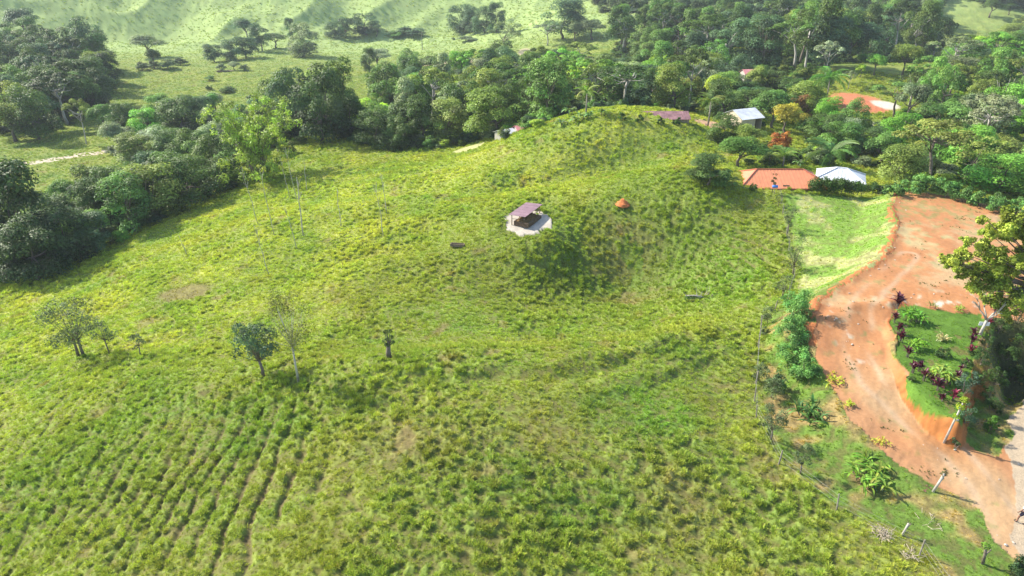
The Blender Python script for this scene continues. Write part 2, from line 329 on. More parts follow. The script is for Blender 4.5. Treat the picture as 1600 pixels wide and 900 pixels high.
def leaf_mat(name, col=None, trans=.35, var=.35, rough=.55, instancer=True, dry=None, spec=.25):
    """foliage: tint (per plant) x per-leaf variation, with light passing through the leaf"""
    m, nt = new_mat(name); N = nt.nodes; L = nt.links
    out = N.new('ShaderNodeOutputMaterial')
    if col is None:
        a = N.new('ShaderNodeAttribute'); a.attribute_type = 'INSTANCER'; a.attribute_name = 'tint'; src = a.outputs['Color']
    else:
        a = N.new('ShaderNodeRGB'); a.outputs[0].default_value = (*col, 1); src = a.outputs[0]
    v = N.new('ShaderNodeAttribute'); v.attribute_name = 'leafvar'
    sp_ = N.new('ShaderNodeSeparateColor'); L.new(v.outputs['Color'], sp_.inputs[0])
    mr = N.new('ShaderNodeMapRange'); mr.inputs[3].default_value = 1 - var; mr.inputs[4].default_value = 1 + var; L.new(sp_.outputs[0], mr.inputs[0])
    mx = N.new('ShaderNodeMix'); mx.data_type = 'RGBA'; mx.blend_type = 'MULTIPLY'; mx.inputs[0].default_value = 1
    L.new(src, mx.inputs[6]); L.new(mr.outputs[0], mx.inputs[7])
    hs = N.new('ShaderNodeHueSaturation'); L.new(mx.outputs[2], hs.inputs['Color'])
    h2 = N.new('ShaderNodeMapRange'); h2.inputs[3].default_value = .475; h2.inputs[4].default_value = .52; L.new(sp_.outputs[1], h2.inputs[0]); L.new(h2.outputs[0], hs.inputs['Hue'])
    c = hs.outputs[0]
    if dry:
        g = N.new('ShaderNodeMapRange'); g.inputs[1].default_value = dry[3]; g.inputs[2].default_value = min(1, dry[3] + .15); L.new(sp_.outputs[2], g.inputs[0])
        m2 = N.new('ShaderNodeMix'); m2.data_type = 'RGBA'; L.new(g.outputs[0], m2.inputs[0]); L.new(c, m2.inputs[6]); m2.inputs[7].default_value = (*dry[:3], 1); c = m2.outputs[2]
    b = N.new('ShaderNodeBsdfPrincipled'); L.new(c, b.inputs['Base Color']); b.inputs['Roughness'].default_value = rough; b.inputs['Specular IOR Level'].default_value = spec
    t = N.new('ShaderNodeBsdfTranslucent')
    br = N.new('ShaderNodeMix'); br.data_type = 'RGBA'; br.blend_type = 'MULTIPLY'; br.inputs[0].default_value = 1; L.new(c, br.inputs[6]); br.inputs[7].default_value = (1.25, 1.3, .7, 1); L.new(br.outputs[2], t.inputs['Color'])
    ms = N.new('ShaderNodeMixShader'); ms.inputs[0].default_value = trans; L.new(b.outputs[0], ms.inputs[1]); L.new(t.outputs[0], ms.inputs[2]); L.new(ms.outputs[0], out.inputs[0])
    return m
M_GROUND = ground_mat('sward_soil', (5.0, .4), .6)
M_DIRT = ground_mat('red_clay', (3.0, .13), .35)
M_GRAVEL = ground_mat('grey_gravel', (8.0, .22), .5)
M_LAWN = ground_mat('lawn', (7.0, .25), .5)
M_LEAF = leaf_mat('tree_leaves', None, .28, .6)
M_BARK = plain('bark', (.17, .14, .11), .9, .4, 3, bump=.4)
M_PALE = plain('pale_bark', (.42, .39, .34), .85, .3, 3, bump=.3)
M_GRASS = leaf_mat('grass_blades', None, .3, .35, .6, dry=(.36, .30, .13, .86), spec=.12)

# ---------------------------------------------------------------- object helpers
def link(o, parent=None):
    COL.objects.link(o)
    if parent is not None: o.parent = parent
    return o
def tag(o, label=None, cat=None, group=None, kind=None):
    if label: o['label'] = label
    if cat: o['category'] = cat
    if group: o['group'] = group
    if kind: o['kind'] = kind
    return o
def empty(name, loc=(0, 0, 0), rz=0, scale=1):
    o = bpy.data.objects.new(name, None); o.location = loc; o.rotation_euler = (0, 0, rz)
    o.scale = (scale,) * 3 if not hasattr(scale, '__len__') else scale
    o.empty_display_size = .3; return link(o)
def mesh_np(name, V, Fq, mat, smooth=False, attr=None, mats=None, midx=None):
    """V n x 3, Fq list of face index arrays (uniform quads/tris as ndarray) """
    me = bpy.data.meshes.new(name); V = np.asarray(V, np.float32); Fq = np.asarray(Fq, np.int32)
    me.vertices.add(len(V)); me.vertices.foreach_set('co', V.ravel())
    k = Fq.shape[1]; me.loops.add(Fq.size); me.loops.foreach_set('vertex_index', Fq.ravel())
    me.polygons.add(len(Fq)); me.polygons.foreach_set('loop_start', np.arange(0, Fq.size, k, dtype=np.int32))
    if smooth: me.polygons.foreach_set('use_smooth', np.ones(len(Fq), bool))
    if mat: me.materials.append(mat)
    me.update(calc_edges=True)
    if attr:
        for nm, dom, dat in attr:
            at_ = me.attributes.new(nm, 'FLOAT_COLOR', dom); d = np.ones((len(dat), 4), np.float32); d[:, :dat.shape[1]] = dat
            at_.data.foreach_set('color', d.ravel())
    return me
class MB:
    """collects boxes, tubes and prisms for ONE mesh"""
    def __init__(s): s.v = []; s.f = []
    def add(s, vs, fs):
        o = len(s.v); s.v += [tuple(v) for v in vs]; s.f += [tuple(i + o for i in f) for f in fs]; return s
    def box(s, x0, y0, z0, x1, y1, z1, M=None):
        vs = [Vector(p) for p in [(x0,y0,z0),(x1,y0,z0),(x1,y1,z0),(x0,y1,z0),(x0,y0,z1),(x1,y0,z1),(x1,y1,z1),(x0,y1,z1)]]
        if M: vs = [M @ v for v in vs]
        return s.add(vs, [(0,3,2,1),(4,5,6,7),(0,1,5,4),(1,2,6,5),(2,3,7,6),(3,0,4,7)])
    def tube(s, pts, rads, n=6, cap=True):
        pts = [Vector(p) for p in pts]; rings = []; o = len(s.v)
        up = Vector((0.31, .17, .93))
        for i, p in enumerate(pts):
            d = (pts[min(i + 1, len(pts) - 1)] - pts[max(i - 1, 0)]).normalized()
            a = d.cross(up); a = a.normalized() if a.length > 1e-3 else d.orthogonal().normalized(); b = d.cross(a)
            r = rads[i] if hasattr(rads, '__len__') else rads
            for k in range(n):
                t = 2 * math.pi * k / n; s.v.append(tuple(p + (a * math.cos(t) + b * math.sin(t)) * r))
        for i in range(len(pts) - 1):
            for k in range(n):
                s.f.append((o + i*n + k, o + i*n + (k+1) % n, o + (i+1)*n + (k+1) % n, o + (i+1)*n + k))
        if cap:
            s.f.append(tuple(o + k for k in range(n))[::-1]); s.f.append(tuple(o + (len(pts)-1)*n + k for k in range(n)))
        return s
    def mesh(s, name, mat, smooth=False):
        me = bpy.data.meshes.new(name); me.from_pydata(s.v, [], s.f); me.materials.append(mat)
        if smooth: me.polygons.foreach_set('use_smooth', [True] * len(me.polygons))
        me.update(); return me
    def obj(s, name, mat, parent=None, smooth=False):
        return link(bpy.data.objects.new(name, s.mesh(name, mat, smooth)), parent)
def copy_tree(o, parent=None):
    c = o.copy(); COL.objects.link(c)
    if parent is not None: c.parent = parent
    for ch in list(o.children): copy_tree(ch, c)
    return c

# ================================================================ GROUND
def build_ground():
    nr, na = 1000, 1000
    r = np.exp(np.linspace(math.log(9), math.log(900), nr)); r = np.r_[r, 1050, 1300, 1600]
    a = np.linspace(-.85, .85, na); side = .85 + np.cumsum(np.linspace(.004, .03, 40)); a = np.r_[-side[::-1], a, side]
    Rr, A = np.meshgrid(r, a, indexing='ij'); x = Rr * np.sin(A); y = Rr * np.cos(A)
    h = macro(x, y); dz, hm, gv = micro(x, y, h)
    cls = masks(x, y)
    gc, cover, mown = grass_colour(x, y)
    flat = (cls > 0)
    dz = np.where(flat, .06 * fbm(x / 2.2, y / 2.2, 71, 4) + .02 * noise(x / .4, y / .4, 72), dz * (1 - .65 * mown))
    # wheel ruts on the clay
    z = h + dz
    # soil-coloured grooves, darker ground between tussocks
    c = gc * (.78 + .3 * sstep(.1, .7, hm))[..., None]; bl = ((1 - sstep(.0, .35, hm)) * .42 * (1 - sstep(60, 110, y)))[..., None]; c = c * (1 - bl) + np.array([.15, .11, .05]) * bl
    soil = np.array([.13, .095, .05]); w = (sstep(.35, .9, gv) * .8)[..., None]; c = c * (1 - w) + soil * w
    # clay
    n = fbm(x / 3.3, y / 3.3, 81, 4); n2 = fbm(x / 1.1, y / 1.1, 82, 3); n3 = fbm(x / 8, y / 8, 83, 3)
    clay = np.array([.39, .182, .078]) * (1 + .13 * n[..., None]); pale = np.array([.41, .285, .155]); ora = np.array([.34, .135, .042])
    t = np.clip(sstep(.0, .8, n3 + .35 * n2) + .7 * (1 - sstep(40, 52, y)), 0, .75)[..., None]; clay = clay * (1 - t) + pale * t
    gx, gy = unproj(1440, 700, .9); g = gauss(x, y, 1500, 690, 5, 2.2, .8)[..., None] * .8; clay = clay * (1 - g) + ora * g
    wd = (sstep(.35, .75, n2 + .35 * n + .55 * gauss(x, y, 1440, 330, 8, 8, 3)) * .6)[..., None]; clay = clay * (1 - wd) + np.array([.17, .19, .06]) * wd
    st = (sstep(-.1, .6, n + .3 * n2) * (gauss(x, y, 1440, 370, 7, 12, 3) + .6 * gauss(x, y, 1350, 480, 3, 6, 2.6)))[..., None] * .8; clay = clay * (1 - st) + np.array([.40, .35, .18]) * st
    wh = (sstep(.25, .6, n2) * np.clip(gauss(x, y, 1500, 472, 7, 1.8, 3) + .9 * gauss(x, y, 1310, 520, .8, 5, 2.3), 0, 1))[..., None] * .7; clay = clay * (1 - wh) + np.array([.66, .62, .55]) * wh
    rl = [tuple(unproj(*q)) for q in [(1420,400,3),(1380,440,3),(1345,480,2.7),(1335,540,2.3),(1360,600,1.6),(1420,655,1.1),(1490,710,.7),(1545,770,.45),(1575,830,.3),(1590,900,.1)]]
    mm = (x > 15) & (x < 60) & (y > 20) & (y < 90); sdm = np.full(x.shape, 50.); sdm[mm] = pline(rl, x[mm], y[mm])[0]; wob = sdm + .25 * noise(x / 3, y / 3, 93)
    rut = (np.exp(-((np.abs(wob) - .85) / .28) ** 2) * sstep(-.6, .3, noise(x / 4, y / 4, 94)))[..., None]; clay = clay * (1 - .7 * rut) + np.array([.43, .31, .20]) * .7 * rut
    edge = sstep(1.5, 2.6, np.abs(wob))[..., None] * (y < 56)[..., None]; clay = clay * (1 - .5 * edge) + np.array([.36, .15, .065]) * .5 * edge
    c = np.where((cls == 1)[..., None], clay, c)
    gr = np.array([.40, .315, .215]) * (1 + .12 * n2[..., None]); c = np.where((cls == 2)[..., None], gr, c)
    lw = np.array([.085, .165, .022]) * (1 + .3 * n2[..., None]); lw = np.where((fbm(x / 1.7, y / 1.7, 88, 3) > .45)[..., None], np.array([.13, .13, .04]), lw); c = np.where((cls == 3)[..., None], lw, c)
    pd = np.array([.46, .41, .335]) * (1 + .2 * n2[..., None]); c = np.where((cls == 4)[..., None], pd, c)
    # cut banks: steep ground beside the clay is bare clay
    m = (x > 20) & (x < 60) & (y > 30) & (y < 90)
    gyy, gxx = np.gradient(z, axis=(0, 1)); dr = np.gradient(r)[:, None]; da = np.gradient(a)[None] * Rr
    slope = np.hypot(gyy / dr, gxx / da)
    db = np.full(x.shape, 9.); db[m] = np.minimum(sdf(PAD, x[m], y[m]), sdf(ROAD, x[m], y[m]))
    bk = ((db < .7 + .6 * n2 + .5 * n) & (cls == 0) & (y > 50)) & (slope > .12); 
    c = np.where(bk[..., None], np.array([.37, .135, .05]) * (1 + .2 * n2[..., None]), c)
    dgd = np.full(x.shape, 9.); dgd[m] = sdf(GARD, x[m], y[m])
    ct = (1 - sstep(.9, 1.5, dgd + .25 * n2)) * sstep(.35, .6, slope) * (cls != 3) * (1 - sstep(0, 5, y - unproj(1440, 610, 2)[1])); ct = ct[..., None]; c = c * (1 - ct) + ora * .95 * (1 + .35 * n2[..., None] + .3 * noise(x / .35, y / .35, 95)[..., None]) * ct; z = z + .16 * ct[..., 0] * fbm(x / .9, y / .9, 96, 3)
    # gully: the big tree's shade painted into the ground colour
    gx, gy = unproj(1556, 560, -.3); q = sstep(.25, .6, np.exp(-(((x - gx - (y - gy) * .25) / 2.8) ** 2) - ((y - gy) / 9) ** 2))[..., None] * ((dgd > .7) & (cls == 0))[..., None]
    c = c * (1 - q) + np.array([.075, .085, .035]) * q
    # far fields: dirt patches, paths
    def patch(c, px, py, rx, ry, z, col, k=1.0):
        wx_, wy_, _t = at(px, py); g = sstep(.3, .55, np.exp(-((x - wx_[0]) / rx) ** 2 - ((y - wy_[0]) / ry) ** 2) + .12 * n)[..., None] * k; return c * (1 - g) + np.array(col) * g
    for p in PATCHES:
        c = patch(c, *p)
    # the farm track across the valley pasture
    tr = [unproj(px, py, -20.3) for px, py in [(-200,262),(0,257),(60,252),(120,243),(170,236),(200,228)]]
    d = np.full(x.shape, 99.)
    for i in range(len(tr) - 1):
        ax, ay = tr[i]; bx, by = tr[i+1]; ex, ey = bx - ax, by - ay; tt = np.clip(((x-ax)*ex + (y-ay)*ey) / (ex*ex + ey*ey), 0, 1)
        d = np.minimum(d, np.hypot(x - ax - ex*tt, y - ay - ey*tt))
    track = (d < 1.9) & (y > 140) & (x < -50)
    c = np.where(track[..., None], np.array([.50, .42, .32]), c)
    cls = np.where(track, 5, cls)
    hills = (y > 430) & (cls == 0) & (x < 150); cls = np.where(hills, 6, cls)
    hc = np.array([.30, .40, .14]); k = sstep(330, 480, y)[..., None]; c = c * (1 - .75 * k) + hc * .75 * k * (1 + .2 * n3[..., None])
    c = np.clip(c, .01, .9)
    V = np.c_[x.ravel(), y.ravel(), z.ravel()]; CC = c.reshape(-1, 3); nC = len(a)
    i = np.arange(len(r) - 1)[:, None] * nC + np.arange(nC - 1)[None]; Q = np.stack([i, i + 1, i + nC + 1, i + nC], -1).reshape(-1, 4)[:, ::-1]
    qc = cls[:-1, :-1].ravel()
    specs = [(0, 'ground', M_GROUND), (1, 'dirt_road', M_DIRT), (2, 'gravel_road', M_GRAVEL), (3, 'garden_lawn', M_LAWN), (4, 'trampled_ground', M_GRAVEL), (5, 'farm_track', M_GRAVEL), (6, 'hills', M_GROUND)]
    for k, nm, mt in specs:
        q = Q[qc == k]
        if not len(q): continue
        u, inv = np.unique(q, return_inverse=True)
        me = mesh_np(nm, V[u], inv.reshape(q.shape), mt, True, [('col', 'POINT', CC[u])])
        tag(link(bpy.data.objects.new(nm, me)), kind='structure')
build_ground()
print('ground', time.time() - T0)
def gz(x, y):
    x = np.atleast_1d(np.asarray(x, float)); y = np.atleast_1d(np.asarray(y, float))
    h = macro(x, y); dz, hm, gv = micro(x, y, h); c = masks(x, y); mo = grass_colour(x, y)[2]
    return np.where(c > 0, h, h + dz * (1 - .65 * mo))
def gz1(x, y): return float(gz(x, y)[0])
def P3(px, py):
    x, y, t = at(px, py); x, y = float(x[0]), float(y[0]); return Vector((x, y, gz1(x, y))), float(t[0])

# ================================================================ GRASS (scattered tussocks)
def tuft_mesh(name, seed, n=26, hgt=.34, spread=.26, w=.026):
    rng = np.random.default_rng(seed); V = []; Fq = []; A = []
    for i in range(n):
        a = rng.uniform(0, 6.283); q = rng.uniform(0, 1) ** .6; bx, by = math.cos(a) * q * spread * .6, math.sin(a) * q * spread * .6
        l = hgt * rng.uniform(.55, 1.15); lean = rng.uniform(.2, 1.1) * (0.4 + q); a2 = a + rng.normal() * .6
        dx, dy = math.cos(a2), math.sin(a2); sx, sy = -dy * w * .5, dx * w * .5; tw = rng.uniform(-1, 1); sx += dx * w * .4 * tw; sy += dy * w * .4 * tw
        p1 = (bx + dx * l * lean * .3, by + dy * l * lean * .3, l * .62); p2 = (bx + dx * l * lean * .85, by + dy * l * lean * .85, l * (.98 - .35 * lean * .6))
        o = len(V); V += [(bx - sx, by - sy, -.08), (bx + sx, by + sy, -.08), (p1[0] + sx, p1[1] + sy, p1[2]), (p1[0] - sx, p1[1] - sy, p1[2]), (p2[0] + sx * .25, p2[1] + sy * .25, p2[2]), (p2[0] - sx * .25, p2[1] - sy * .25, p2[2])]
        Fq += [(o, o+1, o+2, o+3), (o+3, o+2, o+4, o+5)]; c = rng.uniform(0, 1, 3); A += [c] * 2
    return mesh_np(name, V, Fq, M_GRASS, False, [('leafvar', 'FACE', np.array(A))])
def scatter(name, pts, rot, scl, tint, protos, idx, label, cat):
    me = bpy.data.meshes.new(name); me.vertices.add(len(pts)); me.vertices.foreach_set('co', np.asarray(pts, np.float32).ravel())
    for nm, ty, d, key in [('rot', 'FLOAT_VECTOR', rot, 'vector'), ('scl', 'FLOAT_VECTOR', scl, 'vector'), ('tint', 'FLOAT_VECTOR', tint, 'vector')]:
        a = me.attributes.new(nm, ty, 'POINT'); a.data.foreach_set(key, np.asarray(d, np.float32).ravel())
    a = me.attributes.new('idx', 'INT', 'POINT'); a.data.foreach_set('value', np.asarray(idx, np.int32))
    o = link(bpy.data.objects.new(name, me))
    ng = bpy.data.node_groups.new(name, 'GeometryNodeTree'); ng.interface.new_socket('Geometry', in_out='INPUT', socket_type='NodeSocketGeometry'); ng.interface.new_socket('Geometry', in_out='OUTPUT', socket_type='NodeSocketGeometry')
    N = ng.nodes; L = ng.links; gi = N.new('NodeGroupInput'); go = N.new('NodeGroupOutput'); iop = N.new('GeometryNodeInstanceOnPoints')
    c = bpy.data.collections.new(name + '_kinds')
    for k, m in enumerate(protos):
        c.objects.link(bpy.data.objects.new('%s_kind_%02d' % (name, k), m))
    ci = N.new('GeometryNodeCollectionInfo'); ci.inputs[0].default_value = c; ci.inputs['Separate Children'].default_value = True; ci.inputs['Reset Children'].default_value = True
    def na(nm, ty):
        q = N.new('GeometryNodeInputNamedAttribute'); q.data_type = ty; q.inputs[0].default_value = nm; return q.outputs[0]
    L.new(gi.outputs[0], iop.inputs['Points']); L.new(ci.outputs[0], iop.inputs['Instance']); iop.inputs['Pick Instance'].default_value = True
    L.new(na('idx', 'INT'), iop.inputs['Instance Index']); 
    e2r = N.new('FunctionNodeEulerToRotation'); L.new(na('rot', 'FLOAT_VECTOR'), e2r.inputs[0]); L.new(e2r.outputs[0], iop.inputs['Rotation'])
    L.new(na('scl', 'FLOAT_VECTOR'), iop.inputs['Scale']); L.new(iop.outputs[0], go.inputs[0])
    md = o.modifiers.new('scatter', 'NODES'); md.node_group = ng
    return tag(o, label, cat, kind='stuff')
def polar_pts(rng, n, r0, r1, half, cap):
    """random points, density ~ 1/r2 but capped"""
    a = rng.uniform(-half, half, n); u = rng.uniform(0, 1, n); r = np.exp(np.log(r0) + u * np.log(r1 / r0))
    dens = n / (2 * half * np.log(r1 / r0) * r ** 2); keep = rng.uniform(0, 1, n) < cap / np.maximum(dens, cap)
    return r[keep] * np.sin(a[keep]), r[keep] * np.cos(a[keep]), r[keep]
def build_grass():
    rng = np.random.default_rng(5)
    x, y, r = polar_pts(rng, 900000, 20, 235, .86, 26)
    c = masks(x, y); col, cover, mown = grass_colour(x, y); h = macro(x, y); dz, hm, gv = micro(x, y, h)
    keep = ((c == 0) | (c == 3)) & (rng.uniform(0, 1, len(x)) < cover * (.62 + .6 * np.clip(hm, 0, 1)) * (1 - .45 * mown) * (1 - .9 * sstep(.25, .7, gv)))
    # keep the bare banks bare
    m = (x > 20) & (x < 60) & (y > 48) & (y < 95)
    db = np.full(x.shape, 9.); db[m] = np.minimum(sdf(PAD, x[m], y[m]), sdf(ROAD, x[m], y[m])); keep &= ~((db < 1.1) & (rng.uniform(0, 1, len(x)) < .93))
    keep &= (h > -16.5) | (y < 88); keep &= bare(x, y) < .4
    x, y, r, col, h, dz, hm, mown = [q[keep] for q in (x, y, r, col, h, dz, hm, mown)]
    z = h + dz * (1 - .65 * mown); n = len(x)
    lawn = c[keep] == 3; col[lawn] = np.array([.085, .17, .022]); rgh = sstep(-.5, .5, noise(x / 13, y / 13, 51)); s = np.where(lawn, .5, .34 + (.32 + .28 * rgh) * sstep(.3, .95, hm)) * rng.uniform(.7, 1.3, n) * (1 + .0045 * np.clip(r - 60, 0, 200)) * (1 - .5 * mown)
    tall = sstep(.55, .8, noise(x / 5, y / 5, 131)) * (rng.uniform(0, 1, n) < .4); s *= (1 + .5 * tall * (1 - mown))
    sc_ = np.c_[s, s, s * rng.uniform(.75, 1.2, n)]
    rot = np.c_[rng.normal(0, .13, n), rng.normal(0, .13, n), rng.uniform(0, 6.283, n)]
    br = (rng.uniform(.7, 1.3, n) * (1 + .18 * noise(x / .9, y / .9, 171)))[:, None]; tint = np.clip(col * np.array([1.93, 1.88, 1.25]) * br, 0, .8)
    protos = [tuft_mesh('tussock_%d' % k, 40 + k, 30, .20 + .02 * k, .25 + .02 * k) for k in range(6)]
    scatter('pasture_grass', np.c_[x, y, z], rot, sc_, tint, protos, rng.integers(0, 6, n), 'bright yellow-green tussock grass covering the rolling near pasture', 'grass')
    print('tufts', n)
    # valley pasture, coarser
    x, y, r = polar_pts(rng, 190000, 150, 640, .72, 1.3); h = macro(x, y); c = masks(x, y)
    keep = (c == 0) & ((h < -14) | (y > 235)) & ((y < 430) | (rng.uniform(0, 1, len(x)) < .4)) & (y < 640) & ~((y > 380) & (x > 60))
    keep &= bare(x, y) < .4
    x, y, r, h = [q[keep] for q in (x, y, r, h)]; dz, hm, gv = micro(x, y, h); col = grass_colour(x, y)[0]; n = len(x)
    s = rng.uniform(.8, 1.7, n) * (1 + sstep(380, 500, y)); rot = np.c_[np.zeros(n), np.zeros(n), rng.uniform(0, 6.283, n)]
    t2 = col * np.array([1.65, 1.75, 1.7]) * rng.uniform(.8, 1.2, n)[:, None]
    scatter('valley_grass', np.c_[x, y, h + dz], rot, np.c_[s, s, s * .8], t2, protos, rng.integers(0, 6, n), 'pale green rough grass covering the flat valley pasture', 'grass')
    print('valley tufts', n)
def build_road_bits():
    rng = np.random.default_rng(15); x = rng.uniform(18, 62, 60000); y = rng.uniform(30, 92, 60000); c = masks(x, y)
    cl = noise(x / 2.2, y / 2.2, 151) + .6 * noise(x / .7, y / .7, 152)
    k = (c == 1) & (rng.uniform(0, 1, len(x)) < .55 * sstep(.35, 1.0, cl)); X, Y = x[k], y[k]; n = len(X); h = macro(X, Y); s = rng.uniform(.18, .5, n)
    pr = [tuft_mesh('road_weed_%d' % i, 90 + i, 12, .2, .25, .05) for i in range(3)]
    scatter('road_weeds', np.c_[X, Y, h + .02], np.c_[np.zeros(n), np.zeros(n), rng.uniform(0, 6.28, n)], np.c_[s, s, s], np.array([.13, .17, .05]) * rng.uniform(.6, 1.3, n)[:, None], pr, rng.integers(0, 3, n), 'sparse small weeds sprouting across the orange dirt road and yard', 'weeds')
    me = []
    for j in range(3):
        bm = bmesh.new(); bmesh.ops.create_icosphere(bm, subdivisions=1, radius=1)
        for v in bm.verts: v.co *= rng.uniform(.7, 1.2); v.co.z *= .6
        m = bpy.data.meshes.new('pebble'); bm.to_mesh(m); bm.free(); m.materials.append(M_PEB); me.append(m)
    w = .12 + gauss(x, y, 1500, 472, 7, 2.2, 3) + .8 * gauss(x, y, 1310, 520, 1.0, 5, 2.3) + .35 * (c == 2)
    k = ((c == 1) | (c == 2)) & (rng.uniform(0, 1, len(x)) < .14 * w * sstep(-.3, .8, noise(x / 1.5, y / 1.5, 153))); X, Y = x[k], y[k]; n = len(X); h = macro(X, Y); s = rng.uniform(.15, 1, n) ** 2.5 * .075 + .012
    scatter('pebbles', np.c_[X, Y, h + .03], np.c_[np.zeros(n), np.zeros(n), rng.uniform(0, 6.28, n)], np.c_[s * 1.6, s, s], np.ones((n, 3)), me, rng.integers(0, 3, n), 'loose pale pebbles strewn over the dirt yard and roads', 'pebbles')
M_PEB = plain('pebble', (.48, .42, .35), .9, .3, 4)
build_grass(); build_road_bits()
print('grass', time.time() - T0)
#@@TREES
# ================================================================ FOLIAGE GENERATORS
def leaf_cloud(rng, lobes, n, size, squash=.85, up=.35, low=-.35, aspect=.55, shell=.3, rnd=.6, droop=0):
    """n leaf faces spread over lobes (cx,cy,cz,r)"""
    L_ = np.array(lobes, float); w = L_[:, 3] ** 2; k = rng.choice(len(L_), n, p=w / w.sum())
    d = rng.normal(size=(n, 3)); d /= np.linalg.norm(d, axis=1)[:, None]; f = d[:, 2] < low; d[f, 2] *= -1
    rr = L_[k, 3] * (1 - shell * rng.uniform(0, 1, n) ** 1.2 + .12 * rng.normal(size=n))
    p = L_[k, :3] + d * rr[:, None] * np.array([1, 1, squash])
    nrm = d * .9 + rng.normal(size=(n, 3)) * rnd + np.array([0, 0, up]); nrm /= np.linalg.norm(nrm, axis=1)[:, None]
    t = np.cross(nrm, rng.normal(size=(n, 3))); t[:, 2] -= droop; t -= nrm * (t * nrm).sum(1)[:, None]; t /= np.linalg.norm(t, axis=1)[:, None]; b = np.cross(nrm, t)
    s = (size * rng.uniform(.55, 1.35, n))[:, None]
    bend = nrm * s * .18
    V = np.stack([p - t * s * .5, p + b * s * aspect * .5 + bend, p + t * s * .5, p - b * s * aspect * .5 + bend], 1).reshape(-1, 3)
    Fq = np.arange(4 * n).reshape(n, 4)
    lv = rng.uniform(0, 1, len(L_)); lh = rng.uniform(0, 1, len(L_))
    A = np.c_[np.clip(.5 + .8 * (lv[k] - .5) + .7 * (rng.uniform(0, 1, n) - .5), 0, 1), np.clip(lh[k] * .6 + .4 * rng.uniform(0, 1, n), 0, 1), rng.uniform(0, 1, n)]
    return V, Fq, A
def limbs(lobes, base_r, fork=.4, every=2, lean=(0, 0), rng=None, n=6, wob=.03):
    mb = MB(); pts = [(0, 0, -.03)]; rs = [base_r * 1.35]
    for i in range(1, 5):
        z = fork * i / 4; pts.append((lean[0] * z + rng.normal() * wob * .4, lean[1] * z + rng.normal() * wob * .4, z)); rs.append(base_r * (1.05 - .12 * i))
    mb.tube(pts, rs, n); top = Vector(pts[-1])
    for l in lobes[::every]:
        e = Vector(l[:3]); m1 = top.lerp(e, .45) + Vector((rng.normal() * wob, rng.normal() * wob, -.03)); st = Vector(pts[3]) if rng.uniform() < .4 else top
        mb.tube([st, m1, e], [base_r * .5, base_r * .3, base_r * .1], 5)
    return mb
def crown_lobes(rng, kind):
    Lb = []
    if kind == 'round':
        for i in range(20):
            d = rng.normal(size=3); d /= np.linalg.norm(d); d[2] = abs(d[2]) * 1.1 - .35; q = rng.uniform(.55, 1)
            Lb.append((d[0] * .36 * q, d[1] * .36 * q, .58 + d[2] * .30 * q, rng.uniform(.11, .19)))
    elif kind == 'full':
        for i in range(24):
            z = rng.uniform(.10, .86); rad = .36 * math.sqrt(max(.05, 1 - ((z - .45) / .5) ** 2)); a = rng.uniform(0, 6.28); q = rng.uniform(.6, 1.05)
            Lb.append((math.cos(a) * rad * q, math.sin(a) * rad * q, z, rng.uniform(.12, .20)))
    elif kind == 'tall':
        for i in range(18):
            z = rng.uniform(.38, .92); rad = .33 * math.sqrt(max(.08, 1 - ((z - .62) / .42) ** 2)); a = rng.uniform(0, 6.28); q = rng.uniform(.4, 1.15)
            Lb.append((math.cos(a) * rad * q, math.sin(a) * rad * q, z, rng.uniform(.10, .17)))
    elif kind == 'umbrella':
        for i in range(24):
            a = rng.uniform(0, 6.28); q = rng.uniform(0, 1) ** .5
            Lb.append((math.cos(a) * .42 * q, math.sin(a) * .42 * q, .86 - .12 * q * q + rng.normal() * .02, rng.uniform(.07, .12)))
        for i in range(6):
            a = rng.uniform(0, 6.28); Lb.append((math.cos(a) * .3, math.sin(a) * .3, rng.uniform(.55, .7), .07))
    elif kind == 'sparse':
        for i in range(22):
            d = rng.normal(size=3); d /= np.linalg.norm(d); q = rng.uniform(.6, 1.05)
            Lb.append((d[0] * .4 * q, d[1] * .4 * q, .62 + d[2] * .3 * q, rng.uniform(.06, .11)))
    elif kind == 'shrub':
        for i in range(22):
            d = rng.normal(size=3); d /= np.linalg.norm(d); d[2] = abs(d[2]); q = rng.uniform(.5, 1)
            Lb.append((d[0] * .36 * q, d[1] * .36 * q, .18 + d[2] * .62 * q, rng.uniform(.10, .18)))
    return Lb
TYPES = {'round': (6500, .036, .03, .42), 'full': (8500, .037, .028, .35), 'tall': (5400, .036, .024, .55), 'umbrella': (3600, .036, .022, .62), 'sparse': (1700, .04, .022, .4), 'shrub': (3200, .055, .02, .12)}
PROTO = {}
def make_proto(kind, k):
    rng = np.random.default_rng(hash_name(kind) + k); Lb = crown_lobes(rng, kind); n, ls, br, fork = TYPES[kind]
    sq = .55 if kind == 'umbrella' else .75
    V, Fq, A = leaf_cloud(rng, Lb, n, ls, sq, .75, -.45 if kind != 'umbrella' else -.1, rnd=.38, shell=.22)
    cm = mesh_np('%s_crown' % kind, V, Fq, M_LEAF, False, [('leafvar', 'FACE', A)])
    pale = (kind == 'umbrella' and k < 2) or (kind == 'tall' and k == 0)
    tm = limbs(Lb, br, fork, 3 if kind != 'umbrella' else 2, (rng.normal() * .12, rng.normal() * .12), rng).mesh('%s_trunk' % kind, M_PALE if pale else M_BARK, True)
    return tm, cm
def hash_name(s): return sum((i + 1) * ord(c) for i, c in enumerate(s)) * 13
for kd, cnt in [('round', 4), ('full', 4), ('tall', 3), ('umbrella', 3), ('sparse', 2), ('shrub', 3)]:
    PROTO[kd] = [make_proto(kd, k) for k in range(cnt)]
